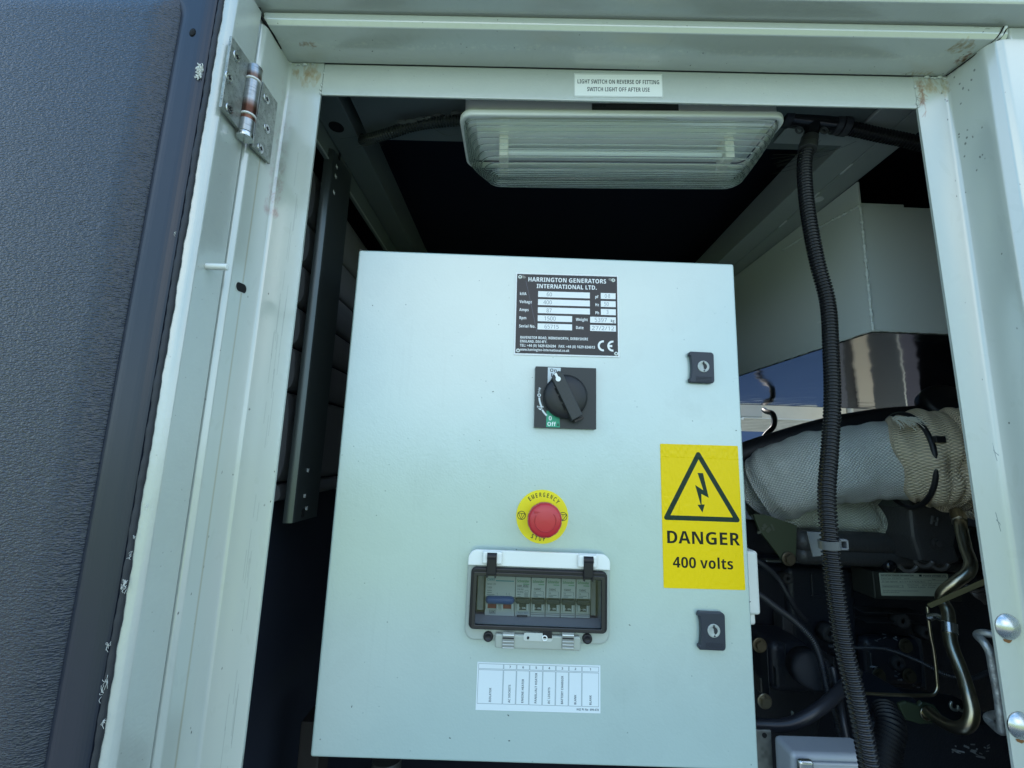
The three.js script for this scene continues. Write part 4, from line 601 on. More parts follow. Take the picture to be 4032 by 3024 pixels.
  // cable tie and its plate half way down
  const ti = thing('cable_tie', 'grey cable tie strapping the hanging conduit to a small metal plate', 'cable tie'); const c = P(1792, 1176, 0.065);
  part('strap', T(new THREE.CylinderGeometry(0.0103, 0.0103, 0.0085, 32), c.x, c.y, c.z, 0, 0, 0.08), std([0.07, 0.075, 0.08], 0.4), ti);
  const hd = P(1818, 1176, 0.070); part('tie_head', join([box(-0.0045, 0.0055, 0.0032, 0.0055, -0.003, 0.003, 0.0008), box(-0.0045, 0.0055, -0.0055, -0.0032, -0.003, 0.003, 0.0008), box(0.0032, 0.0055, -0.0055, 0.0055, -0.003, 0.003, 0.0008), box(-0.0045, -0.002, -0.0055, 0.0055, -0.003, 0.003, 0.0008)]).translate(hd.x, hd.y, hd.z), std([0.09, 0.095, 0.105], 0.4), ti);
  const pc = [[1742, 1148], [1778, 1150], [1785, 1200], [1755, 1202]].map(([u, v]) => P(u, v, 0.04)); part('tie_plate', uvm(extr(new THREE.Shape(pc.map((p) => new THREE.Vector2(p.x, p.y))), 0.0015, 0.0004).translate(0, 0, 0.04)), std([0.12, 0.13, 0.145], 0.45, 0.3), ti);
}

// ---------------------------------------------------------------- left inside: galvanised angle and ribbed black panels
{ const Z = -0.05, tl = P(699.6, 323, Z), fo = P(713.5, 323, Z), bl = P(620, 1128, Z), bf = P(637, 1130, Z), x = (fo.x + bf.x) / 2;
  const br = thing('galvanised_angle', 'long galvanised steel angle standing upright left of the cabinet', 'steel angle');
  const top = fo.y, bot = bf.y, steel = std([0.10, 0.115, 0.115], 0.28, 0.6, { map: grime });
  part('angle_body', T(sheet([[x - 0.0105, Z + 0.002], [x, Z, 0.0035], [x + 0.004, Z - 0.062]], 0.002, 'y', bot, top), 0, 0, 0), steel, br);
  for (const [u, v, k] of [[730, 335, 1], [727, 691, 1], [653, 1108, 1]]) { const p = Px(u, v, x + 0.003); part('bolt_hole', T(extr(rrect(0.006, 0.012, 0.0029), 0.0004).rotateY(Math.PI / 2 - 0.06), x + 0.0035 - (Z - p.z) * 0 + 0.0004, p.y, clamp(p.z, Z - 0.055, Z - 0.015)), M.gap, br); }
  const pr = []; for (const [u, v] of [[722, 352], [719, 372], [717, 410], [664, 1016], [657, 1071], [661, 1098]]) { const p = Px(u, v, x + 0.004); const s = new THREE.Shape([[-0.0025, -0.002], [0.0025, -0.003], [0.0028, 0.0026], [0.0004, 0.0002], [-0.0022, 0.0028]].map(([q, w]) => new THREE.Vector2(q, w))); pr.push(uvm(T(extr(s, 0.0004).rotateY(Math.PI / 2), x + 0.0045, p.y, clamp(p.z, Z - 0.058, Z - 0.008)))); }
  part('weld_mark', join(pr), M.white, br);
  // upright panels pressed in horizontal swages, running back along the left side
  const wall = thing('side_panel', 'dark swaged inner side panel behind the galvanised angle', 'side panel'), X = -0.352, ys = [[722, 537], [718, 622], [706.5, 698.8], [698, 776], [691.7, 862], [675, 1036]].map(([u, v]) => Px(u, v, X).y), pm = std([0.22, 0.215, 0.22], 0.33);
  const edges = [0.465, ...ys, Px(675, 1072, X).y];
  for (let i = 0; i + 1 < edges.length; i++) { const y1 = edges[i] - 0.0016, y0 = edges[i + 1] + 0.0016; part('panel_board', uvm(T(extr((() => { const s = new THREE.Shape(); s.moveTo(-0.012, y0); s.quadraticCurveTo(0.004, y0 + 0.002, 0.0, mix(y0, y1, 0.55)); s.quadraticCurveTo(-0.001, y1, -0.012, y1); return s; })(), 1.15, 0, 10), X, 0, -1.22)), pm, wall); }
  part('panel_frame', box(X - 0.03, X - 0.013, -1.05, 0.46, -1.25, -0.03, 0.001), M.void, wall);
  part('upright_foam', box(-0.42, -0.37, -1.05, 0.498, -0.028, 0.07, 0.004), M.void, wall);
  // lit foot of a post low on the left and a pipe stub under the cabinet
  const post = thing('timber_block', 'brownish scuffed post foot low behind the left of the cabinet', 'post'); const p0 = P(640, 1659, -0.12), p1 = P(676, 1560, -0.12);
  part('block_body', box(p0.x, p1.x + 0.012, -0.75, p1.y, -0.16, -0.12, 0.002), std([0.022, 0.017, 0.015], 0.7, 0, { map: grime }), post);
  const pe = thing('steel_pipe', 'short grey steel pipe showing below the cabinet bottom edge', 'pipe'); const e = P(835, 1652, -0.2); part('pipe_body', T(new THREE.CylinderGeometry(0.022, 0.022, 0.4, 32), e.x, e.y - 0.19, -0.2), std([0.14, 0.15, 0.15], 0.35, 0.7), pe); part('pipe_sleeve', T(new THREE.CylinderGeometry(0.027, 0.027, 0.1, 32), e.x, e.y - 0.16, -0.2), M.rubber, pe);
}

// ---------------------------------------------------------------- tank at the upper right
{ const tk = thing('steel_tank', 'pale grey welded steel tank with polished underside at the upper right of the opening', 'tank');
  const X = 0.514, yb = 0.2465, yt = 0.457, zf = -0.1, zE = Py(1740, 876, yb).z;
  part('tank_side', box(X, X + 0.004, yb, 0.4992, zE, zf, 0.001), M.tank, tk, 'side plate of the tank running back');
  part('tank_front', box(X + 0.0042, 1.35, yb, yt, zf - 0.004, zf, 0.001), M.tank, tk, 'front plate of the tank');
  part('tank_top', box(X + 0.0042, 1.35, yt - 0.004, yt - 0.0005, zE, zf - 0.0045, 0.001), M.tank, tk);
  part('tank_lip', box(X + 0.0042, X + 0.075, yt + 0.0002, yt + 0.006, zf - 0.008, zf - 0.001, 0.002), M.tank, tk);
  const wob = dataTex(256, (u, v) => 0.6 * pn(u * 6, v * 6, 6, 6, 91) + 0.4 * pn(u * 15, v * 15, 15, 15, 92), 1 / 0.6);
  part('tank_underside', box(X + 0.0005, 2.04, yb - 0.003, yb - 0.0004, zE, zf - 0.0006, 0), std([0.62, 0.61, 0.6], 0.09, 1, { bumpMap: wob, bumpScale: 0.0012 }), tk, 'polished metal underside of the tank');
  const seam = (pts, r, n) => sweep(pts, (t) => r * (1 + 0.3 * Math.sin(t * n) + 0.25 * Math.sin(t * n * 2.7 + 1)), 160, 10);
  part('weld_bead', seam([V(X + 0.001, yb, zf + 0.0005), V(X + 0.0005, 0.35, zf + 0.0008), V(X + 0.001, yt, zf + 0.0005)], 0.0022, 60), M.tank, tk);
  const q = Px(1766, 494, X); part('weld_bead', seam([V(X - 0.0005, yt - 0.001, zf), V(X - 0.0005, q.y, q.z), V(X - 0.0005, q.y + (q.y - yt) * 0.7, q.z - 0.1)], 0.0021, 90), M.tank, tk);
  part('weld_bead', seam([V(X, yb + 0.0006, zf), V(X, yb + 0.0006, -0.4), V(X, yb + 0.0006, -0.8)], 0.0016, 120), M.tank, tk);
  part('weld_bead', seam([V(X, yb + 0.0004, zf + 0.0006), V(0.8, yb + 0.0004, zf + 0.0006), V(1.0, yb + 0.0004, zf + 0.0006)], 0.0014, 120), M.tank, tk);
  const fb = Px(1765, 697, X); part('peeling_flake', T(extr(new THREE.Shape([[0, 0], [0.009, 0.001], [0.011, -0.004], [0.004, -0.003]].map(([a, b]) => new THREE.Vector2(a, b))), 0.0004).rotateY(-Math.PI / 2), X - 0.001, fb.y, fb.z), M.white, tk);
  // far side of the canopy: back wall with an opening, frame and a second lamp beyond the tank
  const zb = zE - 0.05, L = P(1575, 900, zb).x, Rr = P(1966, 900, zb).x, yT = P(1740, 884, zb).y, yB = -0.35;
  const bk = (n, ...a) => part(n, box(...a, 0.001), M.void, canopy);
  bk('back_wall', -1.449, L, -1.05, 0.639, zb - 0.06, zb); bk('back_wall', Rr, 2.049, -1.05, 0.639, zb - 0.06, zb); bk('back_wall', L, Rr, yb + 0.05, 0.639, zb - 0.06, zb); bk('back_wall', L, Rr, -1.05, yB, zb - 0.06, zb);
  const ff = thing('far_door_frame', 'cream painted frame of the far doorway seen small under the tank', 'door frame'), cream = std([0.82, 0.76, 0.65], 0.5, 0, { map: grime });
  const zo = zb - 0.5, pp = (u, v) => P(u, v, zo);   // an outer frame stands half a metre beyond, in the open
  const sk = (...a) => part('rear_panel', box(...a, 0.001), M.paint, canopy); sk(-1.449, L, -1.05, 0.70, zb - 0.066, zb - 0.0605); sk(Rr, 2.049, -1.05, 0.70, zb - 0.066, zb - 0.0605); sk(L + 0.0005, Rr - 0.0005, yb + 0.05, 0.70, zb - 0.066, zb - 0.0605);
  part('frame_header', box(pp(1645, 890).x, pp(1829, 890).x, pp(1740, 909).y, pp(1740, 850).y, zo - 0.05, zo, 0.003), cream, ff);
  part('frame_block', box(pp(1500, 890).x, pp(1645, 890).x - 0.003, pp(1620, 900).y, pp(1620, 850).y, zo - 0.05, zo + 0.01, 0.003), std([0.6, 0.59, 0.56], 0.5), ff);
  part('frame_jamb', box(pp(1831, 880).x, pp(1960, 880).x, pp(1850, 925).y, pp(1850, 850).y, zo - 0.05, zo + 0.02, 0.006), std([0.6, 0.6, 0.55], 0.4), ff);
  part('lower_panel', box(pp(1831, 880).x, pp(2300, 880).x, -1.3, pp(1850, 925).y - 0.002, zo - 0.05, zo + 0.005, 0.004), std([0.035, 0.038, 0.045], 0.5), ff);
  part('panel_strip', box(pp(1850, 880).x, pp(1884, 880).x, -1.2, pp(1850, 925).y - 0.05, zo + 0.005, zo + 0.02, 0.004), std([0.5, 0.44, 0.36], 0.4), ff);
  part('jamb_recess', box(pp(1836, 880).x, pp(1890, 880).x, pp(1850, 897).y, pp(1850, 881).y, zo + 0.019, zo + 0.0215, 0.001), std([0.3, 0.28, 0.25], 0.5), ff);
  part('frame_trim', rod([V(L, yb + 0.004, zb + 0.004), V((L + Rr) / 2, yb + 0.004, zb + 0.004), V(Rr - 0.12, yb + 0.004, zb + 0.004)], 0.0025, 12, 8), M.rubber, ff);
  const fl = thing('bulkhead_lamp', 'second white ribbed bulkhead lamp far back against the blue beyond', 'lamp'), zl = zo + 0.08, l0 = P(1596, 922, zl), l1 = P(1778, 922, zl), yt2 = P(1690, 909, zl).y, yb2 = P(1690, 934, zl).y;
  const ribs = []; for (let i = 0; i < 8; i++) { const t = i / 8, h = (yt2 - yb2) / 8; ribs.push(uvm(T(new THREE.CapsuleGeometry(h * 0.52, (l1.x - l0.x) * (1 - 0.12 * t), 4, 12), (l0.x + l1.x) / 2, yt2 - h * (i + 0.5), zl - 0.012 * t, 0, 0, Math.PI / 2))); }
  part('lamp_diffuser', join(ribs), std([0.82, 0.84, 0.82], 0.25), fl, 'ribbed diffuser of the far lamp'); part('lamp_base', box(l0.x + 0.02, l1.x - 0.02, yt2, yt2 + 0.01, zl - 0.07, zl + 0.01, 0.003), M.white, fl);
  const cbl = tag(part('looped_cable', rod([P(1650, 885, zb - 0.03), P(1656, 889, zb - 0.01), P(1668, 893, zb + 0.01), P(1673, 906, zb + 0.015), P(1670, 922, zb + 0.015), P(1655, 938, zb + 0.01), P(1640, 960, zb)], 0.0095, 60, 12), M.black, scene), 'black looped cable beside the far lamp under the tank', 'cable');
  // blue sheet and ground
  tag(part('blue_wall', box(-2.5, 7, -1.35, 0.9, zb - 3.4, zb - 3.3, 0.01), std([0.028, 0.055, 0.13], 0.6), scene), 'deep blue surface outside seen through the far doorway', 'wall');
}
struct('ground', uvm(new THREE.PlaneGeometry(120, 120).rotateX(-Math.PI / 2).translate(0, -1.35, 0)), std([0.27, 0.34, 0.15], 1, 0, { map: dataTex(512, (u, v) => { const k = 0.6 + 0.8 * (pn(u * 20, v * 20, 20, 20, 95) * 0.5 + pn(u * 140, v * 140, 140, 140, 96) * 0.5); return [k * 0.9, k * 0.9, k * 0.85]; }, 1 / 2) }));

struct('yard', uvm(new THREE.BoxGeometry(14, 0.02, 6.2).translate(0, -1.336, 0.4)), std([0.19, 0.195, 0.19], 0.9, 0, { map: grime }));

// ---------------------------------------------------------------- lagged exhaust pipes
{ const weave = (tint) => { const N = 512; const f = (u, v) => { const n = 27, a = (u + v) * n, b = (u - v) * n, i = Math.floor(a), j = Math.floor(b), p = (i + j) & 1, x = a - i, y = b - j; const h = Math.pow(Math.sin(Math.PI * (p ? x : y)), 0.7) * (0.65 + 0.35 * Math.sin(Math.PI * (p ? y : x))); return [h, (p ? 1 : 0)]; };
    const bump = dataTex(N, (u, v) => f(u, v)[0], 1 / 0.14), map = dataTex(N, (u, v) => { const [h] = f(u, v), k = (0.46 + 0.54 * h) * (0.95 + 0.15 * pn(u * 6, v * 6, 6, 6, 101)); return tint.map((c) => c * k); }, 1 / 0.14); return [map, bump]; };
  const [m1, b1] = weave([1, 1, 0.97]), grey = std([0.97, 0.98, 0.96], 0.36, 0.0, { map: m1, bumpMap: b1, bumpScale: 0.0024 });
  const tan = std([0.95, 0.80, 0.58], 0.7, 0, { map: m1, bumpMap: b1, bumpScale: 0.0026 }), dim = std([0.72, 0.74, 0.64], 0.7, 0, { map: m1, bumpMap: b1, bumpScale: 0.0022 });
  const px = (k) => k * 0.001073;  // one picture unit is about this many metres per metre of distance
  const path = (list) => ({ pts: list.map(([u, v, z]) => P(u, v, z)), rr: list.map(([u, v, z, d]) => d / 2 * px(1) * (C.z - z)) });
  const tube = (list, n, seg, wrinkle = 0.03) => { const { pts, rr } = path(list), cv = new THREE.CatmullRomCurve3(pts, false, 'centripetal'), L = cv.getLength(), cum = pts.map((p, i) => i / (pts.length - 1)); let ts = [0]; { let s = 0; const lens = pts.map((p, i) => (i ? (s += p.distanceTo(pts[i - 1])) : 0)); ts = lens.map((l) => l / s); }
    return sweep(pts, (t) => { let i = 0; while (i < ts.length - 2 && t > ts[i + 1]) i++; const k = clamp((t - ts[i]) / (ts[i + 1] - ts[i]), 0, 1); return mix(rr[i], rr[i + 1], sm(k)) * (1 + wrinkle * Math.sin(t * 31 + 1) * 0.5 + wrinkle * 0.4 * Math.sin(t * 67)); }, n, seg); };
  const warp = (g, amp, f) => { const p = g.attributes.position, n = g.attributes.normal; for (let i = 0; i < p.count; i++) { const x = p.getX(i), y = p.getY(i), z = p.getZ(i), k = (pn(x * f + 50, y * f + 50 + z * f * 0.7, 999, 999, 111) - 0.5) * amp; p.setXYZ(i, x + n.getX(i) * k, y + n.getY(i) * k, z + n.getZ(i) * k); } g.computeVertexNormals(); return g; };
  const ex = thing('lagged_exhaust_pipe', 'thick exhaust pipe wrapped in woven silver fibreglass with a scorched tan sleeve', 'exhaust pipe');
  part('woven_sleeve', warp(tube([[1614, 1066, -0.335, 40], [1625, 1061, -0.325, 100], [1650, 1053, -0.31, 140], [1682, 1041, -0.29, 154], [1722, 1026, -0.27, 156], [1790, 1007, -0.245, 154], [1868, 997, -0.22, 154], [1930, 994, -0.2, 166], [1985, 992, -0.185, 170], [2000, 991, -0.18, 160]], 160, 64), 0.011, 26), grey, ex, 'silver grey woven sleeve');
  part('woven_sleeve', warp(tube([[1940, 994, -0.20, 170], [1953, 993, -0.195, 182], [1990, 990, -0.18, 194], [2051, 993, -0.165, 206], [2110, 1000, -0.155, 212], [2190, 1020, -0.15, 216]], 120, 64, 0.06), 0.024, 30), tan, ex, 'scorched tan woven sleeve');
  const ring = (u, v, z, d, tiltx, r) => { const R = d / 2 * px(1) * (C.z - z), p = P(u, v, z), pts = []; for (let i = 0; i <= 40; i++) { const a = i / 40 * 6.283; pts.push(V(p.x + Math.cos(a) * R * tiltx, p.y + Math.sin(a) * R, p.z + Math.cos(a) * R * Math.sqrt(1 - tiltx * tiltx))); } return rod(pts, r, 80, 10); };
  part('cable_tie', join([ring(1952, 993, -0.187, 197, -0.25, 0.0038), box(-0.006, 0.009, -0.005, 0.005, -0.004, 0.004, 0.001).translate(P(1952, 993, -0.187).x - 0.014, P(1952, 993, -0.187).y + 0.031, -0.111)]), M.black, ex, 'black cable tie round the sleeve');
  const fr = []; for (let i = 0; i < 60; i++) { const p = P(1925 + 45 * rnd(), 900 + 8 * rnd() + 0, -0.14 + 0.01 * rnd()), q = p.clone().add(V(0.02 * rnd() + 0.005, -0.006 - 0.012 * rnd() + 0.008 * rnd(), 0.01 * rnd())); fr.push(sweep([p, p.clone().lerp(q, 0.5).add(V(0, 0.002 * rnd(), 0.002)), q], () => 0.0004, 6, 5)); }
  part('frayed_end', join(fr), std([0.85, 0.84, 0.74], 0.8), ex, 'frayed upper edge of the tan sleeve').userData.kind = 'stuff';
  const lo = thing('lagged_branch_pipe', 'smaller lagged pipe stub below the thick wrapped exhaust pipe', 'exhaust pipe');
  part('woven_sleeve', warp(tube([[1636, 1080, -0.335, 70], [1672, 1098, -0.335, 108], [1725, 1104, -0.325, 110], [1785, 1108, -0.31, 112], [1835, 1116, -0.30, 116], [1872, 1118, -0.295, 106], [1893, 1113, -0.29, 86], [1915, 1110, -0.285, 78], [1966, 1111, -0.28, 78]], 140, 56, 0.06), 0.02, 34), dim, lo, 'greenish grey woven sleeve');
  part('cable_tie', join([ring(1930, 1110, -0.283, 96, -0.2, 0.0032), box(-0.007, 0.01, -0.004, 0.004, -0.003, 0.003, 0.001).translate(P(1930, 1110, -0.283).x - 0.006, P(1930, 1110, -0.283).y - 0.012, -0.24)]), M.black, lo, 'black cable tie round the branch sleeve');
  const f2 = []; for (let i = 0; i < 70; i++) { const p = P(1850 + 50 * rnd(), 1158 + 10 * rnd(), -0.262), q = p.clone().add(V((rnd() - 0.4) * 0.02, -0.004 - 0.014 * rnd(), 0.004 * rnd())); f2.push(sweep([p, p.clone().lerp(q, 0.5), q], () => 0.0003, 4, 5)); }
  part('frayed_end', join(f2), std([0.2, 0.2, 0.16], 0.9), lo, 'frayed cut end of the branch sleeve').userData.kind = 'stuff';
  tag(part('rubber_hose', sweep(at([[1560, 1005, -0.40], [1605, 985, -0.38], [1690, 957, -0.36], [1780, 932, -0.34], [1850, 918, -0.33], [1930, 908, -0.32], [2010, 905, -0.32], [2120, 915, -0.32]]), () => 0.0265, 90, 28), std([0.012, 0.012, 0.015], 0.5), scene), 'black rubber hose lying along the top of the wrapped exhaust pipe', 'hose');
  const cp = thing('filler_cap', 'glossy black round cap behind the wrapped pipe by the right jamb', 'cap'); { const p = P(2035, 880, -0.28); part('cap_body', T(latheZ([[0.0001, 0.03], [0.03, 0.028], [0.04, 0.02], [0.042, 0], [0.0001, 0]].reverse(), 40), p.x, p.y, p.z, -0.5, -0.3), M.black, cp); }
}

// ---------------------------------------------------------------- engine
{ const en = thing('diesel_engine', 'dark painted diesel engine filling the lower right of the opening', 'engine'), Z = -0.3;
  const slab = (n, u0, v0, u1, v1, z, depth, mat, r = 0.006, label) => { const a = P(u0, v0, z), b = P(u1, v1, z); return part(n, box(Math.min(a.x, b.x), Math.max(a.x, b.x), Math.min(a.y, b.y), Math.max(a.y, b.y), z - depth, z, r), mat, en, label); };
  const poly = (n, pix, z, t, mat, label, bev = 0.0015) => part(n, uvm(extr(new THREE.Shape(pix.map(([u, v]) => { const p = P(u, v, z); return new THREE.Vector2(p.x, p.y); })), t, bev).translate(0, 0, z - t)), mat, en, label);
  const bolt3 = (u, v, z, r, mat = M.brass, n = 'bolt') => { const p = P(u, v, z); part(n, T(bolt(r, r * 0.9), p.x, p.y, p.z), mat, en); };
  slab('engine_block', 1560, 1222, 2300, 1800, -0.34, 0.4, M.engine, 0.01, 'engine block');
  slab('cylinder_head', 1560, 1120, 2300, 1222, -0.36, 0.35, M.engine, 0.01);
  slab('timing_cover', 1700, 1225, 1862, 1420, -0.325, 0.05, M.engine, 0.012);
  for (const [u0, v0, u1, v1] of [[1752, 1240, 1760, 1290], [1752, 1284, 1790, 1292], [1792, 1240, 1800, 1296]]) slab('raised_rib', u0, v0, u1, v1, -0.32, 0.012, M.engine, 0.003);
  // manifold bar and thermostat housing
  { const a = P(1800, 1190, -0.24), b = P(2000, 1200, -0.24); part('manifold', join([T(new THREE.CapsuleGeometry(0.019, 0.24, 6, 18), (a.x + b.x) / 2, a.y + 0.012, -0.26, 0, 0, Math.PI / 2), T(new THREE.CapsuleGeometry(0.017, 0.24, 6, 18), (a.x + b.x) / 2, a.y - 0.012, -0.262, 0, 0, Math.PI / 2)].map((g) => uvm(g))), M.casting, en, 'dark cast manifold'); }
  poly('thermostat_housing', [[1966, 1100], [2000, 1078], [2060, 1082], [2078, 1120], [2066, 1180], [2078, 1215], [2040, 1226], [1990, 1214], [1972, 1160]], -0.20, 0.08, M.casting, 'dark casting beside the lagged branch', 0.008);
  { const H = [], p = P(2018, 1125, -0.195); for (const s of [-1, 1]) H.push(box(s * 0.004 - 0.0012, s * 0.004 + 0.0012, -0.007, 0.007, -0.001, 0.002, 0.0005)); H.push(box(-0.003, 0.003, -0.0012, 0.0012, -0.001, 0.0021, 0.0005)); part('cast_letter', T(join(H), p.x, p.y, p.z, 0, 0, -0.3), std([0.12, 0.12, 0.12], 0.5), en); }
  bolt3(2022, 1174, -0.198, 0.006, M.casting);
  for (const [u, v] of [[1962, 1226], [1996, 1216], [2030, 1222]]) { const p = P(u, v, -0.19); part('flange_edge', T(new THREE.TorusGeometry(0.016, 0.003, 8, 24, 2.2), p.x, p.y + 0.01, p.z, 0, 0, 3.6), std([0.16, 0.15, 0.14], 0.4, 0.4), en); }
  // olive bracket with bolt
  poly('lifting_bracket', [[1628, 1111], [1655, 1112], [1722, 1135], [1721, 1190], [1718, 1212], [1707, 1221], [1694, 1218], [1684, 1202], [1640, 1146]], -0.22, 0.006, M.olive, 'olive painted engine bracket');
  bolt3(1703, 1207, -0.218, 0.008, std([0.14, 0.115, 0.08], 0.45, 0.7));
  { const fk = []; for (const [u, v] of [[1652, 1136], [1648, 1142], [1660, 1145], [1640, 1150], [1669, 1139]]) { const p = P(u, v, -0.2193); fk.push(uvm(T(extr(rrect(0.006 * (0.5 + rnd()), 0.009 * (0.4 + rnd()), 0.001), 0.0004), p.x, p.y, p.z, 0, 0, rnd()))); } part('paint_chip', join(fk), std([0.085, 0.095, 0.07], 0.7), en); }
  slab('bracket_rail', 1655, 1210, 1738, 1218, -0.26, 0.02, M.galv, 0.003, 'bright metal rail under the bracket');
  slab('green_plate', 1848, 1210, 1914, 1222, -0.27, 0.02, std([0.1, 0.16, 0.11], 0.5), 0.003);
  { const p = P(1919, 1222, -0.25); part('black_knob', T(new THREE.SphereGeometry(0.0115, 28, 18), p.x, p.y, p.z), phys([0.01, 0.01, 0.012], 0.08), en, 'glossy black ball knob'); }
  slab('pump_block', 1905, 1212, 2090, 1238, -0.265, 0.06, M.casting, 0.004);
  // data plate
  { const cs = [[1899, 1237.5], [2047, 1239], [2052, 1288], [1903, 1286]], q = quad(cs, -0.25), tex = canvasTex(1024, 340, (g, w, h) => { g.fillStyle = '#c5ccb6'; g.fillRect(0, 0, w, h); g.fillStyle = '#222a24'; fit(g, 'IMPORTANT ENGINE INFORMATION', 20, 34, 490, 24); g.fillRect(590, 18, 40, 30); fit(g, 'POWER SYSTEMS LTD', 650, 36, 340, 24); g.fillStyle = '#4a5348'; fit(g, 'Engine Type  4CB 5607TE', 24, 78, 300, 19, ''); fit(g, 'Serial No.', 360, 80, 90, 19, ''); fit(g, 'Year', 770, 86, 60, 19, ''); fit(g, 'EU Type Approval', 30, 126, 230, 22, ''); fit(g, 'e11*97/68/EC', 288, 128, 390, 19, ''); g.strokeStyle = '#5a6458'; g.lineWidth = 3; for (const y of [56, 100, 148, 182, 214]) { g.beginPath(); g.moveTo(16, y); g.lineTo(y > 160 ? 330 : w - 16, y); g.stroke(); } g.strokeRect(330, 180, 6, 40); g.beginPath(); g.arc(738, 128, 24, 0, 7); g.stroke(); fit(g, 'Displacement 4.4 ltr.', 30, 200, 250, 19, ''); fit(g, 'Rated Power      kW @ 1500 rpm', 400, 176, 430, 18, ''); fit(g, 'Valve Lash  Cold', 410, 208, 400, 18, ''); fit(g, 'This engine is EU approved. Contact manual for power.', 30, 264, 530, 16, ''); fit(g, 'Operates on diesel fuel only', 30, 290, 240, 16, ''); fit(g, 'Part No', 900, 316, 90, 18, ''); });
    const m = part('data_plate', card(q.w, q.h, 0.0008, 0.001), std([1, 1, 1], 0.35, 0, { map: tex }), en, 'pale printed engine data plate'); m.position.set(q.x, q.y, -0.25); m.rotation.z = q.a; slab('plate_backing', 1885, 1234, 2080, 1300, -0.2512, 0.05, std([0.03, 0.03, 0.024], 0.5), 0.002); }
  // alternator cover on the left
  slab('alternator_cover', 1664, 1388, 1764, 1502, -0.24, 0.09, M.engine, 0.014, 'black ribbed cover low beside the cabinet');
  for (const [u0, v0, u1, v1, t] of [[1658, 1395, 1663, 1520, 0.02], [1696, 1392, 1700, 1440, 0.01], [1700, 1436, 1718, 1440, 0.01], [1676, 1444, 1679, 1486, 0.01], [1757, 1410, 1761, 1500, 0.01]]) slab('cover_rib', u0, v0, u1, v1, -0.236, t, std([0.03, 0.034, 0.04], 0.4), 0.0015);
  for (const [u, v, m] of [[1640, 1393, std([0.16, 0.13, 0.08], 0.45, 0.6)], [1651, 1514, std([0.3, 0.27, 0.2], 0.35, 0.8)]]) bolt3(u, v, -0.22, 0.008, m, 'cover_bolt');
  for (const [u, v] of [[1955, 1394], [1897, 1459], [1963, 1459]]) bolt3(u, v, -0.30, 0.0085, std([0.11, 0.095, 0.06], 0.45, 0.6));
  slab('mounting_pad', 1868, 1378, 2010, 1490, -0.303, 0.03, M.engine, 0.016);
  for (const [u0, v0, u1, v1] of [[1866, 1322, 1996, 1328], [1872, 1344, 1990, 1349], [1690, 1330, 1716, 1380], [1880, 1410, 1890, 1480], [1992, 1380, 2000, 1490], [1640, 1420, 1652, 1500], [1800, 1420, 1812, 1520]]) slab('cast_rib', u0, v0, u1, v1, -0.298, 0.03, M.casting, 0.003);
  for (const [u, v, r] of [[1935, 1335, 0.013], [1868, 1268, 0.010], [1985, 1360, 0.011], [1780, 1362, 0.014], [1925, 1425, 0.012], [1690, 1245, 0.009]]) { const p = P(u, v, -0.312); part('cast_boss', T(latheZ([[r * 0.35, 0.014], [r * 0.4, 0.018], [r * 0.85, 0.018], [r, 0.015], [r * 1.15, 0], [0.0001, 0]].reverse(), 24), p.x, p.y, p.z), M.casting, en); }
  { const p = P(1742, 1440, -0.2); part('filter_canister', T(latheZ([[0.0001, 0.035], [0.022, 0.034], [0.028, 0.029], [0.029, 0], [0.0001, 0]].reverse(), 32), p.x, p.y, p.z, -0.2, -0.3), M.engine, en); }
  // oily shreds of foil and scratches catching light
  { const sh = []; for (const [u, v, z] of [[1933, 1450, -0.29], [1936, 1461, -0.29], [1895, 1380, -0.3], [1912, 1372, -0.3], [1932, 1376, -0.3], [1883, 1440, -0.29], [1868, 1455, -0.29], [1905, 1485, -0.29], [1925, 1492, -0.29], [1975, 1478, -0.29], [2056, 1614, -0.1], [2064, 1621, -0.1], [2088, 1610, -0.1], [2100, 1620, -0.1], [2122, 1612, -0.1], [2116, 1626, -0.1], [1900, 1600, -0.1], [1918, 1614, -0.1], [1882, 1640, -0.1]]) { const p = P(u, v, z), n = 2 + (rnd() * 3 | 0); for (let i = 0; i < n; i++) sh.push(uvm(T(extr(rrect(0.002 + 0.007 * rnd(), 0.0008 + 0.0016 * rnd(), 0.0003), 0.0006), p.x + (rnd() - 0.5) * 0.012, p.y + (rnd() - 0.5) * 0.008, p.z + 0.004, rnd() - 0.5, rnd() - 0.5, -0.6 + rnd()))); } part('swarf', join(sh), std([0.3, 0.32, 0.34], 0.4, 0.6), en, 'bright scraps and scratches on the dark engine').userData.kind = 'stuff'; }
  poly('lower_casting', [[1890, 1560], [1990, 1520], [2060, 1560], [2200, 1580], [2240, 1720], [1860, 1720], [1880, 1600]], -0.12, 0.1, M.engine, undefined, 0.01);
  poly('clutch_plate', [[1942, 1522], [1958, 1516], [1985, 1524], [1992, 1516], [2020, 1524], [2034, 1542], [2028, 1562], [1990, 1566], [1956, 1556]], -0.1, 0.006, std([0.04, 0.055, 0.03], 0.5), 'olive bracket plate low on the engine', 0.002);
  bolt3(2001, 1541, -0.096, 0.006, M.brass);
  for (const [u, v] of [[2062, 1524], [2078, 1526], [1720, 1542]]) { const p = P(u, v, -0.1); part('clip', T(new THREE.TorusGeometry(0.0055, 0.0018, 8, 20, 3.4), p.x, p.y, p.z, 0, 0, rnd() * 3), std([0.35, 0.38, 0.34], 0.35, 0.8), en); }
}
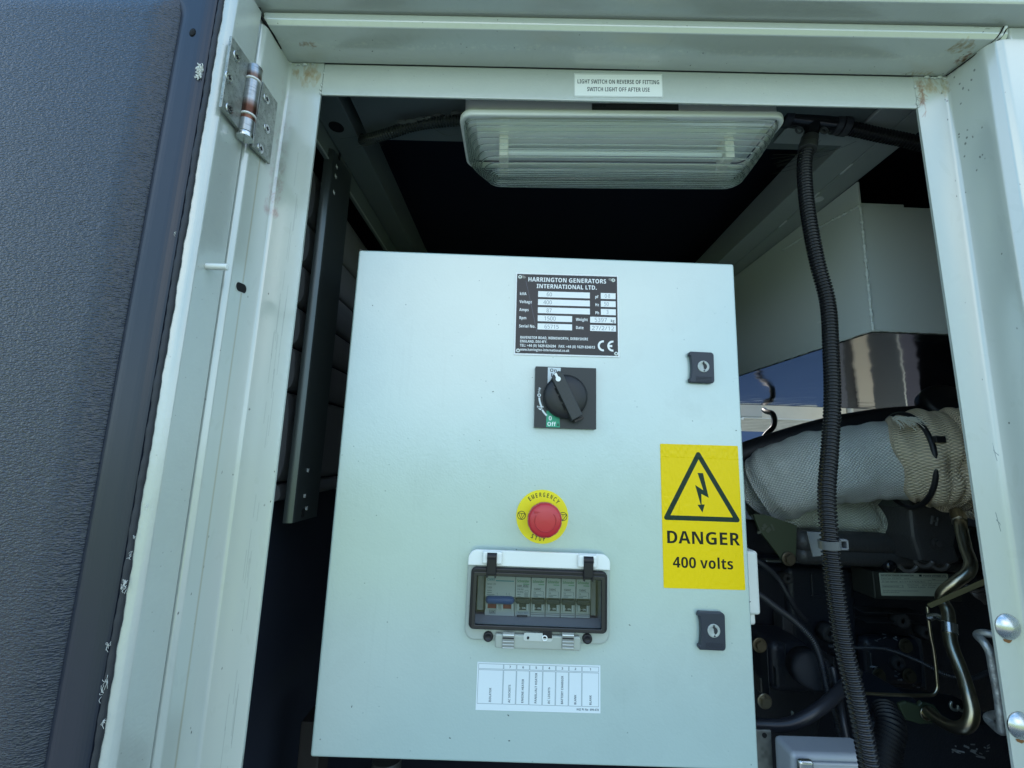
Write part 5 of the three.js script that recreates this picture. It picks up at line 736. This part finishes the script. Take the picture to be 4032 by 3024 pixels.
// pipes and cables in front of the engine
{ const bp = thing('brass_fuel_pipe', 'thick bent brass coloured pipe with a hooked lower end by the right jamb', 'pipe');
  part('pipe_body', rod(at([[2068, 1105, -0.13], [2074, 1131.6, -0.11], [2086, 1184, -0.09], [2097, 1218, -0.075], [2090, 1238, -0.07], [2064, 1258, -0.075], [2038, 1280, -0.085], [2034, 1294, -0.088], [2046, 1318, -0.08], [2050, 1354, -0.07], [2055, 1392, -0.06], [2076, 1447.6, -0.045], [2093, 1502, -0.03], [2100, 1540, -0.025], [2090, 1566, -0.028], [2066, 1572, -0.04], [2036, 1560, -0.06], [2006, 1537, -0.085]]), 0.0072, 220, 20), M.brass, bp);
  part('pipe_collar', rod(at([[2050.5, 1345, -0.069], [2051.5, 1357, -0.067], [2052.5, 1369, -0.065]]), 0.0081, 12, 24), M.zinc, bp); part('pipe_nut', rod(at([[2067, 1108, -0.128], [2071, 1120, -0.118], [2073, 1128, -0.112]]), 0.0095, 12, 6), M.brass, bp);
  const tp = thing('thin_brass_pipe', 'thin brass pipe running down then left across the engine', 'pipe');
  part('pipe_body', rod(at([[2003, 1310, -0.10], [2004.7, 1326, -0.10], [2010, 1370, -0.10], [2017, 1406, -0.10], [2023, 1460, -0.10], [2024, 1488, -0.10], [2016, 1500, -0.10], [1995, 1502, -0.10], [1930, 1501, -0.10], [1866, 1498, -0.10], [1820, 1496, -0.1]]), 0.0021, 200, 12), M.brass, tp);
  part('pipe_clamp', rod(at([[2005, 1334, -0.096], [2022, 1332, -0.088], [2036, 1338, -0.08], [2046, 1346, -0.074]]), 0.005, 24, 6), M.zinc, tp, 'bright clamp joining the two pipes');
  const st = thing('flat_stay', 'slim olive brown flat stay slanting above the thin brass pipe', 'stay'); { const a = P(2006, 1309, -0.09), b = P(2142, 1250, -0.03), L = a.distanceTo(b); const g = uvm(new RoundedBoxGeometry(L, 0.0062, 0.0024, 2, 0.0008)); const q = new THREE.Quaternion().setFromUnitVectors(V(1, 0, 0), b.clone().sub(a).normalize()); g.applyQuaternion(q); const c = a.clone().lerp(b, 0.5); part('stay_bar', g.translate(c.x, c.y, c.z), std([0.2, 0.18, 0.09], 0.4, 0.7), st); }
  const cable = (name, label, list, r, mat = M.conduit, pitch = 0.003) => tag(part(name, pitch ? corrugated(at(list), r, pitch, r * 0.14, 14) : rod(at(list), r, 90, 16), mat, scene), label, name === 'coolant_hose' ? 'hose' : 'cable');
  const dimc = std([0.022, 0.024, 0.03], 0.4);
  cable('engine_cable', 'thin black cable curving over the engine beside the cabinet edge', [[1622, 1205, -0.16], [1650, 1222, -0.17], [1680, 1250, -0.19], [1704, 1290, -0.2], [1722, 1320, -0.22], [1740, 1340, -0.24]], 0.0042, dimc);
  cable('engine_cable', 'corrugated black cable descending from behind the white housing to the bottom', [[1612, 1272, -0.12], [1640, 1285, -0.13], [1672, 1309, -0.14], [1722, 1347, -0.15], [1756.5, 1385, -0.15], [1774, 1430, -0.15], [1788, 1493, -0.14], [1808.6, 1562, -0.12], [1826, 1640, -0.1], [1836, 1700, -0.1]], 0.005, dimc);
  cable('engine_cable', 'thin spiral cable sagging across the engine behind the brass pipes', [[1790, 1396, -0.22], [1850, 1399, -0.2], [1913, 1402, -0.18], [1982, 1427, -0.15], [2045, 1458, -0.12], [2090, 1466, -0.1], [2138, 1451, -0.06], [2170, 1436, -0.04]], 0.003, dimc, 0.0024);
  cable('coolant_hose', 'smooth black hose curving from the cabinet foot up behind the conduit', [[1590, 1566, -0.10], [1637, 1566, -0.09], [1704, 1565, -0.08], [1767, 1533, -0.08], [1822.5, 1484, -0.1], [1850, 1450, -0.14]], 0.0078, std([0.02, 0.021, 0.027], 0.35), 0);
  cable('coolant_hose', 'ribbed black hose low between the conduit and the engine', [[1915, 1530, -0.12], [1925, 1570, -0.1], [1915, 1620, -0.09], [1905, 1690, -0.08]], 0.017, std([0.012, 0.012, 0.014], 0.5), 0.005);
  cable('engine_cable', 'pair cable dropping beside the conduit above the junction box', [[1798, 1440, -0.13], [1812, 1500, -0.12], [1822, 1560, -0.1], [1838, 1640, -0.09], [1850, 1700, -0.09]], 0.004, dimc, 0);
  const wr = []; for (let i = 0; i < 8; i++) wr.push(rod(at([[2085 + 10 * rnd(), 1260 + 10 * rnd(), -0.06], [2102 + 10 * rnd(), 1275 + 16 * rnd(), -0.05], [2122 + 12 * rnd(), 1270 + 40 * rnd(), -0.05]]), 0.0018 + 0.0012 * rnd(), 20, 8));
  tag(part('wire_bundle', join(wr), std([0.06, 0.05, 0.045], 0.5), scene), 'tangle of short wires against the right jamb above the handle', 'wires');
}
// junction box under the conduit
{ const jb = thing('junction_box', 'grey metal junction box at the bottom right of the cabinet', 'junction box'), yt = -0.272, a = Py(1712, 1628, yt), b = Py(1862, 1638, yt), c = Py(1668, 1583, yt), x0 = (a.x + c.x) / 2, x1 = b.x + 0.02;
  part('box_body', box(x0, x1, yt - 0.14, yt, c.z, a.z, 0.006), std([0.30, 0.32, 0.35], 0.45, 0.1, { map: grime }), jb);
  part('box_lid', box(x0 + 0.004, x1 - 0.004, yt - 0.10, yt - 0.006, a.z + 0.0002, a.z + 0.004, 0.002), std([0.33, 0.34, 0.36], 0.4, 0.1), jb);
  const p0 = P(1630, 1578, -0.03), p1 = P(1667, 1578, -0.03), gp = part('gland_plate', box(0.252, p1.x, -0.6, p0.y, -0.034, -0.031, 0.001), std([0.2, 0.21, 0.2], 0.55, 0.5, { map: M.galv.map }), jb, 'galvanised plate beside the cabinet'); { const h = P(1652, 1589, -0.03); part('plate_hole', T(new THREE.CylinderGeometry(0.0028, 0.0028, 0.0006, 20), h.x, h.y, -0.0305, Math.PI / 2), M.gap, gp); }
  const w = P(1740, 1654, a.z + 0.01); part('corner_clip', box(w.x - 0.006, w.x + 0.01, w.y - 0.02, w.y + 0.004, a.z + 0.003, a.z + 0.01, 0.003), M.zinc, jb);
}
// grab handle behind the right jamb
{ const gh = thing('grab_handle', 'bent galvanised rod handle sticking out behind the right jamb', 'handle');
  part('handle_rod', rod(at([[2150, 1372, 0.072], [2128, 1368, 0.066], [2112, 1372, 0.058], [2126, 1388, 0.07], [2138, 1408, 0.074], [2147, 1450, 0.075], [2158, 1510, 0.075], [2163, 1560, 0.075], [2164, 1578, 0.073], [2150, 1570, 0.06], [2134, 1552, 0.05], [2150, 1545, 0.06], [2166, 1548, 0.075]]), 0.0039, 160, 14), std([0.5, 0.52, 0.52], 0.5, 0.75, { map: M.galv.map, bumpMap: peel, bumpScale: 0.0006 }), gh);
}

// ---------------------------------------------------------------- render
const renderer = new THREE.WebGLRenderer({ antialias: true });
renderer.setSize(1024, 768);
renderer.shadowMap.enabled = true;
renderer.toneMapping = THREE.LinearToneMapping; renderer.toneMappingExposure = EXPOSURE;
renderer.render(scene, camera);
